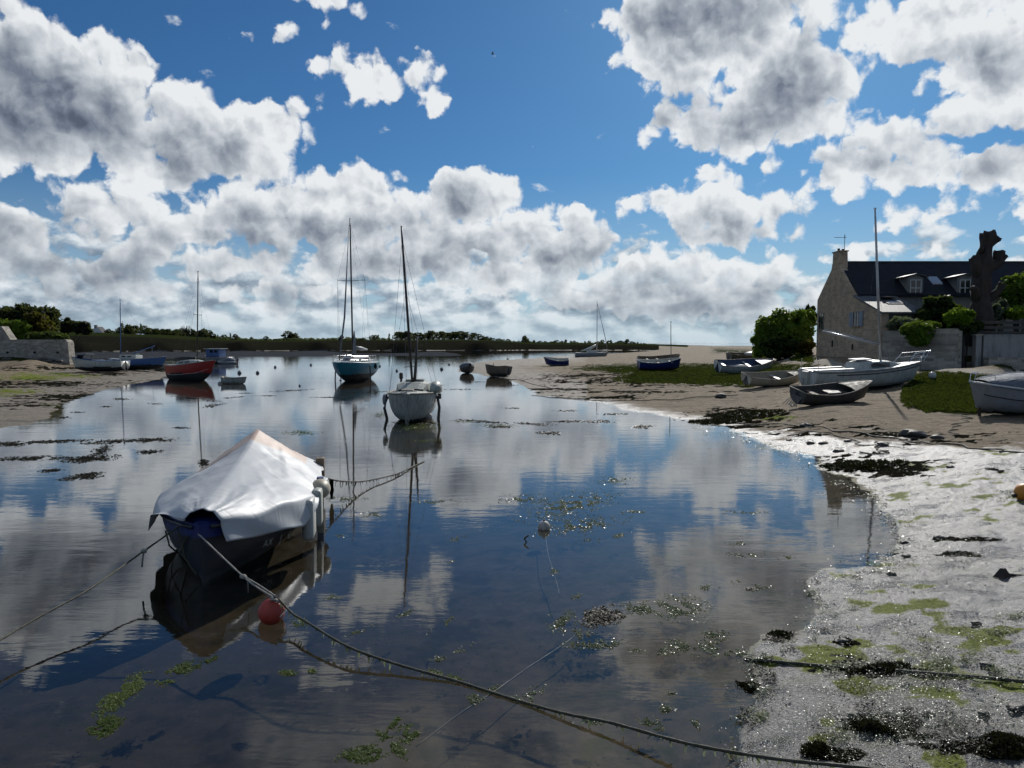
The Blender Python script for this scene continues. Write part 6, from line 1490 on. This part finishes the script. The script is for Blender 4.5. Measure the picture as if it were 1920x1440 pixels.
PR = [proto_tree('tree', [(0, 0, 2.4, 2.0, 2.0, 1.7), (1.6, 0, 1.3, 1.8, 1.4, 1.3), (-1.7, .3, 1.3, 1.7, 1.3, 1.3), (0, 0, .8, 2.4, 1.5, 1.0)], 700, .33, M['leaf_far'], 61, 2.0),
      proto_tree('tree', [(0, 0, 1.8, 2.8, 2.2, 1.4), (2.3, 0, 1.1, 2.2, 1.6, 1.1), (-2.4, 0, 1.0, 2.2, 1.6, 1.1), (0, 0, .6, 3.6, 1.6, .9)], 800, .33, M['leaf_far'], 62, 1.6),
      proto_tree('bush', [(0, 0, 1.0, 3.4, 1.8, 1.1), (2.8, 0, .7, 2.4, 1.5, .9), (-2.8, 0, .8, 2.6, 1.5, .9)], 650, .3, M['leaf_farpale'], 63, 1.0),
      proto_tree('pine_tree', [(0, 0, 4.2, 2.8, 2.4, 1.4), (1.8, 0, 3.0, 2.2, 1.6, 1.4), (-1.9, 0, 3.1, 2.2, 1.6, 1.4), (0, 0, 1.4, 3.2, 2, 1.5)], 900, .33, M['leaf_far'], 64, 4.2),
      proto_tree('poplar', [(0, 0, 3.0, .8, .8, 2.6)], 200, .3, M['leaf_farpale'], 65, 2.5)]
used = [False] * 5; PLACED = []
LB = ['round dark tree in the tree line on the far shore', 'wide dark tree in the tree line on the far shore', 'pale low bush in the tree line on the far shore', 'dark pine in the pine clump across the water', 'slim pale tree sticking up from the far tree line']
CT = ['tree', 'tree', 'bush', 'tree', 'tree']; GR = ['dark trees along the far shore', 'wide dark trees along the far shore', 'pale bushes along the far shore', 'pines of the far clump', 'slim trees along the far shore']
def place(kind, px, rdist, s, sz):
    x, y = toW(px, rdist); z = g1(x, y) - .2; loc = (x, y, z); rz = rnd.uniform(0, 6.28)
    if not used[kind]:
        used[kind] = True; o = PR[kind]; o.location = loc; o.scale = (s, s, sz); o.rotation_euler = (0, 0, rz); tag(o, LB[kind], CT[kind], GR[kind])
    else: o = dup(PR[kind], loc, (s, sz), rz, LB[kind], CT[kind], GR[kind])
    PLACED.append((px, kind, o))
q = random.Random(12)
px = 205
while px < 1215:
    big = 1.0 if px < 400 else .8
    if 745 < px < 900: k, s = 3, q.uniform(.8, 1.15)
    elif 225 < px < 385: k, s = q.choice([0, 1, 1, 0, 4]), q.uniform(.9, 1.3)
    elif px < 745: k, s = q.choice([2, 2, 2, 0, 4, 2]), q.uniform(.55, .95)
    else: k, s = q.choice([1, 2, 1, 0]), q.uniform(.35, .7)
    place(k, px, q.uniform(405, 450) if px < 950 else q.uniform(440, 500), s, s * (q.uniform(.8, 1.1) if k != 3 else q.uniform(.75, 1.0))); px += q.uniform(4, 9.5) * (1.2 if px > 900 else 1)
for px, k, s in ((540, 0, 1.4), (548, 1, 1.2), (556, 0, 1.1), (385, 0, 1.35), (392, 0, 1.2), (378, 1, 1.3), (443, 0, .9), (985, 0, 1.1), (868, 3, .7), (910, 1, .8), (1175, 0, .8), (1185, 1, .6), (755, 3, .9), (765, 3, 1.0)): place(k, px, 420, s, s)
MARKS = [(0, 'the cottage'), (225, 'the blue sailboat mast'), (378, 'the red sailboat mast'), (540, 'the tallest dark far tree'), (657, 'the teal sailboat mast'), (765, 'the leaning mast'), (870, 'the far pine clump'), (985, 'the lone far bump'), (1119, 'the grey sailboat mast')]
KN = ['round far tree', 'wide far tree', 'pale far bush', 'far pine', 'slim far tree']
ORD = ['first', 'second', 'third', 'fourth', 'fifth', 'sixth', 'seventh', 'eighth', 'ninth', 'tenth', 'eleventh', 'twelfth', 'thirteenth', 'fourteenth', 'fifteenth', 'sixteenth', 'seventeenth', 'eighteenth', 'nineteenth', 'twentieth']
cnt = {}
for px_, kd, o in sorted(PLACED, key=lambda a: a[0]):
    mk = [m_ for m_ in MARKS if m_[0] <= px_][-1][1]; cnt[(mk, kd)] = cnt.get((mk, kd), 0) + 1
    o['label'] = f"{KN[kd]} over the water, {ORD[min(19, cnt[(mk, kd)] - 1)]} to the right of {mk}"
x, y = toW(351, 415); br = proto_tree('bare_tree', [(0, 0, 4, 3, 3, 1)], 0, .3, None, 66, 2.6, twigs=True); br.location = (x, y, g1(x, y)); br.scale = (1.2,) * 3; tag(br, 'leafless rounded tree on the far shore left of the red sailboat mast', 'tree')

# ------------------------------------------------------------------ weed on water and mud
def scatter(name, lst, dens, size, mat, seed, kind='float', flat=.8, freq=3.0, thr=0.0, aspect=1.3):
    q = np.random.RandomState(seed); C, S = [], []
    for (cx, cy, rx, ry, rot) in lst:
        n = int(rx * ry * dens); a = q.uniform(0, 2 * math.pi, n); rr = np.sqrt(q.uniform(0, 1, n)) * q.uniform(.25, 1.25, n)
        u, v = np.cos(a) * rr * rx, np.sin(a) * rr * ry; c_, s_ = math.cos(R(rot)), math.sin(R(rot))
        X, Y_ = cx + u * c_ + v * s_, cy - u * s_ + v * c_
        for x, y in zip(X, Y_):
            if kind == 'float': p = at(x, y, 0.004); z = q.uniform(-.003, .008)
            else: p = at(x, y, .12); z = None
            if mnoise.noise(Vector((p.x * freq, p.y * freq * .6, seed))) + .6 * mnoise.noise(Vector((p.x * freq * 3, p.y * freq * 2, seed))) < thr: continue
            C.append((p.x, p.y, z if z is not None else 0)); S.append(size * (.5 + .5 * min(3.5, p.y / 9)))
    C = np.array(C); S = np.array(S)
    if kind != 'float': C[:, 2] = np.maximum(gz(C[:, 0], C[:, 1]), 0.0) + q.uniform(0.0, .035, len(C)) + .01
    o = quads(name, C, S, mat, None, seed, flat=flat, aspect=aspect); tag(o, kind='stuff'); return o
scatter('floating_seaweed', [(90, 828, 100, 3.2, 2), (20, 833, 30, 5, 0), (205, 828, 60, 4, 3), (280, 825, 50, 4.5, 2), (190, 845, 22, 9, 20), (165, 860, 55, 7, 3), (60, 859, 65, 4.5, 2), (278, 847, 29, 3.5, 3), (98, 882, 22, 3, 4), (160, 890, 35, 3.5, 6), (150, 896, 42, 4, 5),
         (340, 802, 18, 2, 0), (228, 748, 22, 2, 0), (290, 757, 15, 1.5, 0), (145, 773, 15, 1.6, 0), (120, 783, 16, 1.6, 0), (200, 762, 12, 1.3, 0), (400, 760, 24, 3, 8), (370, 748, 45, 2, -6), (440, 745, 30, 1.2, 5), (460, 737, 20, 1, 0), (110, 765, 18, 1.4, 0), (382, 868, 12, 7, 0),
         (550, 732, 45, 1.5, 3), (780, 792, 50, 3, 0), (900, 790, 45, 3, -4), (940, 800, 30, 2.5, 0), (1000, 795, 40, 2.5, -3), (1060, 790, 45, 2, 0), (960, 765, 20, 1.5, 0), (1030, 812, 30, 3, 0), (1120, 790, 40, 3, 0), (1205, 800, 22, 4, 0), (1150, 776, 30, 2, 0), (860, 730, 40, 1.2, 0), (950, 722, 30, 1.5, 0), (900, 716, 25, 1.5, 0), (1130, 1155, 38, 18, 10), (1060, 770, 24, 1.6, 0),
         (700, 735, 60, 1, 2), (620, 745, 50, 1, 0), (500, 742, 30, 1, 0), (810, 722, 30, 1, 0), (1410, 1103, 12, 4, 0), (1455, 1195, 22, 8, 0)], 3.2, .021, M['weed'], 71, thr=-.25)
scatter('floating_algae', [(565, 811, 36, 6, 0), (780, 800, 55, 11, 0), (712, 778, 12, 7, 0), (800, 826, 30, 3, 0), (870, 790, 30, 3, 0), (930, 797, 50, 3, 0), (230, 1300, 62, 18, 38), (330, 1262, 40, 12, 30), (190, 1352, 30, 12, 30), (385, 1242, 30, 5, 25), (540, 1258, 18, 9, 0), (585, 1258, 8, 6, 0),
         (680, 1415, 45, 16, 10), (735, 1395, 38, 10, -40), (765, 1375, 20, 16, 0), (740, 1355, 25, 5, 50), (840, 1268, 40, 6, -18), (560, 1165, 14, 9, 0), (200, 1365, 34, 12, 30)], 4.5, .0105, M['algae'], 72, freq=8, thr=-.1)
scatter('pale_floating_algae', [(1055, 1165, 30, 22, 20), (1085, 1120, 14, 8, 0), (1090, 1190, 34, 14, -10), (1130, 1208, 75, 10, 0), (1210, 1216, 80, 9, -6), (1300, 1215, 55, 14, -10), (1370, 1222, 50, 14, -15), (1340, 1190, 30, 22, -40), (1270, 1140, 60, 26, 0), (1330, 1100, 30, 6, 10), (1200, 1140, 40, 14, 0), (1385, 1090, 14, 5, 0), (1430, 1100, 24, 6, -10), (1370, 1280, 14, 10, 0), (1260, 1300, 10, 6, 0),
         (1060, 950, 95, 26, 10), (1090, 985, 90, 16, 8), (1100, 940, 60, 12, 10), (980, 935, 50, 10, 0), (1150, 900, 45, 8, 0), (820, 940, 60, 5, 0), (640, 935, 50, 6, 0), (700, 965, 30, 8, 0), (640, 1005, 14, 4, 0), (850, 1055, 14, 4, 0), (1040, 1070, 10, 7, 0), (860, 1010, 20, 6, 10), (1110, 1012, 20, 5, 5), (1165, 1003, 24, 5, 10), (1190, 960, 30, 5, 0), (1400, 960, 60, 4, 0), (1385, 1018, 25, 5, 0), (1400, 1040, 40, 5, 0), (1470, 1045, 20, 4, 0),
         (820, 1238, 18, 9, 20), (870, 1215, 22, 5, 25), (830, 1170, 30, 6, 30), (900, 1300, 40, 8, 20), (890, 1312, 35, 9, 30), (960, 1308, 40, 6, -20), (1000, 1300, 26, 12, 40), (760, 1150, 22, 5, 20), (680, 1180, 30, 5, 20), (1100, 1350, 40, 5, -15), (1220, 1355, 30, 12, -30), (1300, 1360, 14, 14, 0), (1250, 1330, 14, 10, 0), (620, 1120, 20, 5, 0)], 2.0, .0105, M['algaepale'], 73, freq=7, thr=.0, flat=.4)
_sh = [tuple(v) for v in spline([(x, y, 0) for x, y in SHORE_R[:19]], 5)]
scatter('shore_weed', [(x + rnd.uniform(-14, 14), y + rnd.uniform(-5, 5), rnd.uniform(8, 26), rnd.uniform(2, 6), rnd.uniform(-10, 10)) for x, y, _ in _sh], .8, .011, M['algaepale'], 81, kind='ground', freq=6, thr=-.05, flat=.8)
scatter('dark_shore_weed', [(x + rnd.uniform(-10, 30), y + rnd.uniform(-6, 6), rnd.uniform(8, 30), rnd.uniform(2, 5), rnd.uniform(-10, 10)) for x, y, _ in _sh], .6, .012, M['weed'], 82, kind='ground', freq=5, thr=.05, flat=.6)
def clump(px, py, rx, ry, label, n=1500, h=.10, mat='weed', size=.018):
    c = ground_at(px, py, .08); k = c.y / FPX; q = np.random.RandomState(int(px)); ky = c.y ** 2 / (FPX * 2.9)
    a = q.uniform(0, 6.28, n); rr = np.sqrt(q.uniform(0, 1, n)); u, v = np.cos(a) * rr * rx * k, np.sin(a) * rr * ry * ky
    zz = h * .55 * (1 - rr ** 1.5) * q.uniform(.1, 1, n) + .008; C = np.stack([u, v, zz], -1)
    C = np.array([p for p in C if mnoise.noise(Vector((p[0] * 4.5, p[1] * 4.5, px))) + .5 * mnoise.noise(Vector((p[0] * 14, p[1] * 14, px))) + .45 * (1 - math.hypot(p[0] / (rx * k), p[1] / (ry * ky))) > .08]); C[:, 2] += gz(C[:, 0] + c.x, C[:, 1] + c.y) - g1(c.x, c.y)
    o = quads('seaweed_clump', C, size, M[mat], None, int(px), aspect=1.8, loc=(c.x, c.y, g1(c.x, c.y))); tag(o, label, 'seaweed')
clump(1390, 1294, 32, 14, 'black seaweed clump at the water edge in the bay below the yellow weed')
clump(1635, 1375, 42, 24, 'largest black seaweed clump on the pale mud at bottom right', 2600, .12)
clump(1885, 1402, 52, 26, 'black seaweed heap touching the lower right edge', 2600, .12)
clump(1545, 1412, 40, 16, 'black seaweed heap beside the long weedy rope at the bottom', 2000, .09)
clump(1650, 1262, 62, 14, 'dark seaweed heap along the dark rope on the mud', 2400, .09)
clump(1588, 1205, 12, 6, 'small tuft of dark weed above the rope on the mud', 400, .05)
clump(1400, 778, 70, 7, 'dark bank of seaweed at the tip of the shiny mud', 5200, .13, size=.04)
clump(1620, 874, 80, 9, 'long dark seaweed bank beside the reflection of the house', 3800, .12, size=.035)
clump(1465, 1192, 26, 8, 'feathery dark weed tuft in the shallows of the small bay', 600, .08)
clump(1350, 791, 60, 4, 'thin streak of seaweed where water meets mud', 2400, .12, size=.04)
scatter('mud_algae', [(1580, 1248, 80, 12, 0), (1780, 1262, 90, 28, 0), (1850, 1290, 80, 18, 0), (1700, 975, 34, 8, 0), (1840, 940, 42, 14, 0), (1890, 948, 45, 16, 0), (1600, 1128, 28, 8, 0), (1900, 1180, 40, 10, 0), (1560, 1380, 44, 15, 0), (1425, 1328, 22, 16, 0), (1870, 1205, 45, 14, 0)], .9, .010, M['algae'], 74, kind='ground', freq=5, thr=-.05, flat=1.0)
# glistening bits of wet weed and shell over the near mud
scatter('mud_litter', [(1700, 1250, 260, 180, 0), (1750, 1050, 200, 90, 0), (1600, 1350, 220, 90, 0), (1780, 1380, 160, 70, 0), (1750, 920, 200, 50, 0)], .35, .0055, M['algaepale'], 75, kind='ground', freq=2.0, thr=-.3, flat=1.2, aspect=1.2)
scatter('dark_mud_litter', [(1700, 1250, 260, 180, 0), (1750, 1050, 200, 90, 0), (1600, 1350, 220, 90, 0), (1780, 1380, 160, 70, 0), (1700, 900, 240, 50, 0), (1600, 830, 260, 25, 0)], .10, .012, M['weed'], 76, kind='ground', freq=3.0, thr=.05, flat=.8)
# grass blades on the beach grass
def grass():
    q = np.random.RandomState(5); C = []
    for poly, n in ((GRASS[1], 26000), (GRASS[0], 24000), (GRASS[2], 5000), (GRASS[4], 2500), ([(1335, 650), (1410, 652), (1410, 664), (1340, 662)], 1500)):
        P_ = np.array(poly, float); lo, hi = P_.min(0), P_.max(0); x = q.uniform(lo[0], hi[0], n * 2); y = q.uniform(lo[1], hi[1], n * 2)
        k = poly_sd(x, y, poly) + fbm(x * .05, y * .12, 4) * 30 > 0
        for a, b in list(zip(x[k], y[k]))[:n]:
            p = at(a, b, .9); C.append((p.x, p.y))
    C = np.array(C); z = gz(C[:, 0], C[:, 1])
    D0 = C / (CAM_H - .9); zz = np.full(len(C), .9)      # slide each along its sight line to the real ground height
    for _ in range(14): C = D0 * (CAM_H - zz)[:, None]; zz = zz * .6 + .4 * gz(C[:, 0], C[:, 1])
    C = D0 * (CAM_H - zz)[:, None]; z = gz(C[:, 0], C[:, 1]); ok = np.abs(z - zz) < .06; C = C[ok]; z = z[ok]
    q2 = q.uniform(0, 1, len(C)); P3 = np.stack([C[:, 0], C[:, 1], z + q2 * .06 + .01], -1)
    o = quads('grass', P3, .04, M['leaf_grass'], None, 9, aspect=1.6); tag(o, kind='stuff')
M['leaf_grass'] = leafmat('beach_grass', (.014, .024, .007), (.032, .052, .014), (.06, .08, .028), .9, .25, 0.0)
grass()
# small things
q = ground_at(1420, 655, 1.2); r = thing('dinghy', 'upturned turquoise dinghy lying by the shrubs at the top of the beach', 'dinghy', (q.x, q.y, g1(q.x, q.y)), .3)
m = MB(); m.ball((0, 0, .1), .55, 16, 10, sc=(2.0, .9, .75)); m.build('hull', paint('turquoise_paint', (.05, .30, .26), .5, .3), r, smooth=True); m = MB(); m.tube([(-1.0, 0, .35), (0, 0, .53), (1.0, 0, .35)], .03, 6); m.build('keel', M['woodpale'], r)
p = atd(924, 101, 120); r = thing('bird', 'tiny bird flying high in the blue sky', 'bird', p); m = MB()
m.ball((0, 0, 0), .14, 8, 6, sc=(1.9, .8, .7)); m.build('body', M['grey'], r, smooth=True)
for s in (1, -1): m = MB(); m.add([(.12, 0, .05), (-.1, 0, .05), (-.05, s * .45, .22), (-.14, s * .8, .08), (.05, s * .45, .22)], [(0, 1, 2, 4), (2, 3, 4)]); m.build('wing', M['grey'], r)
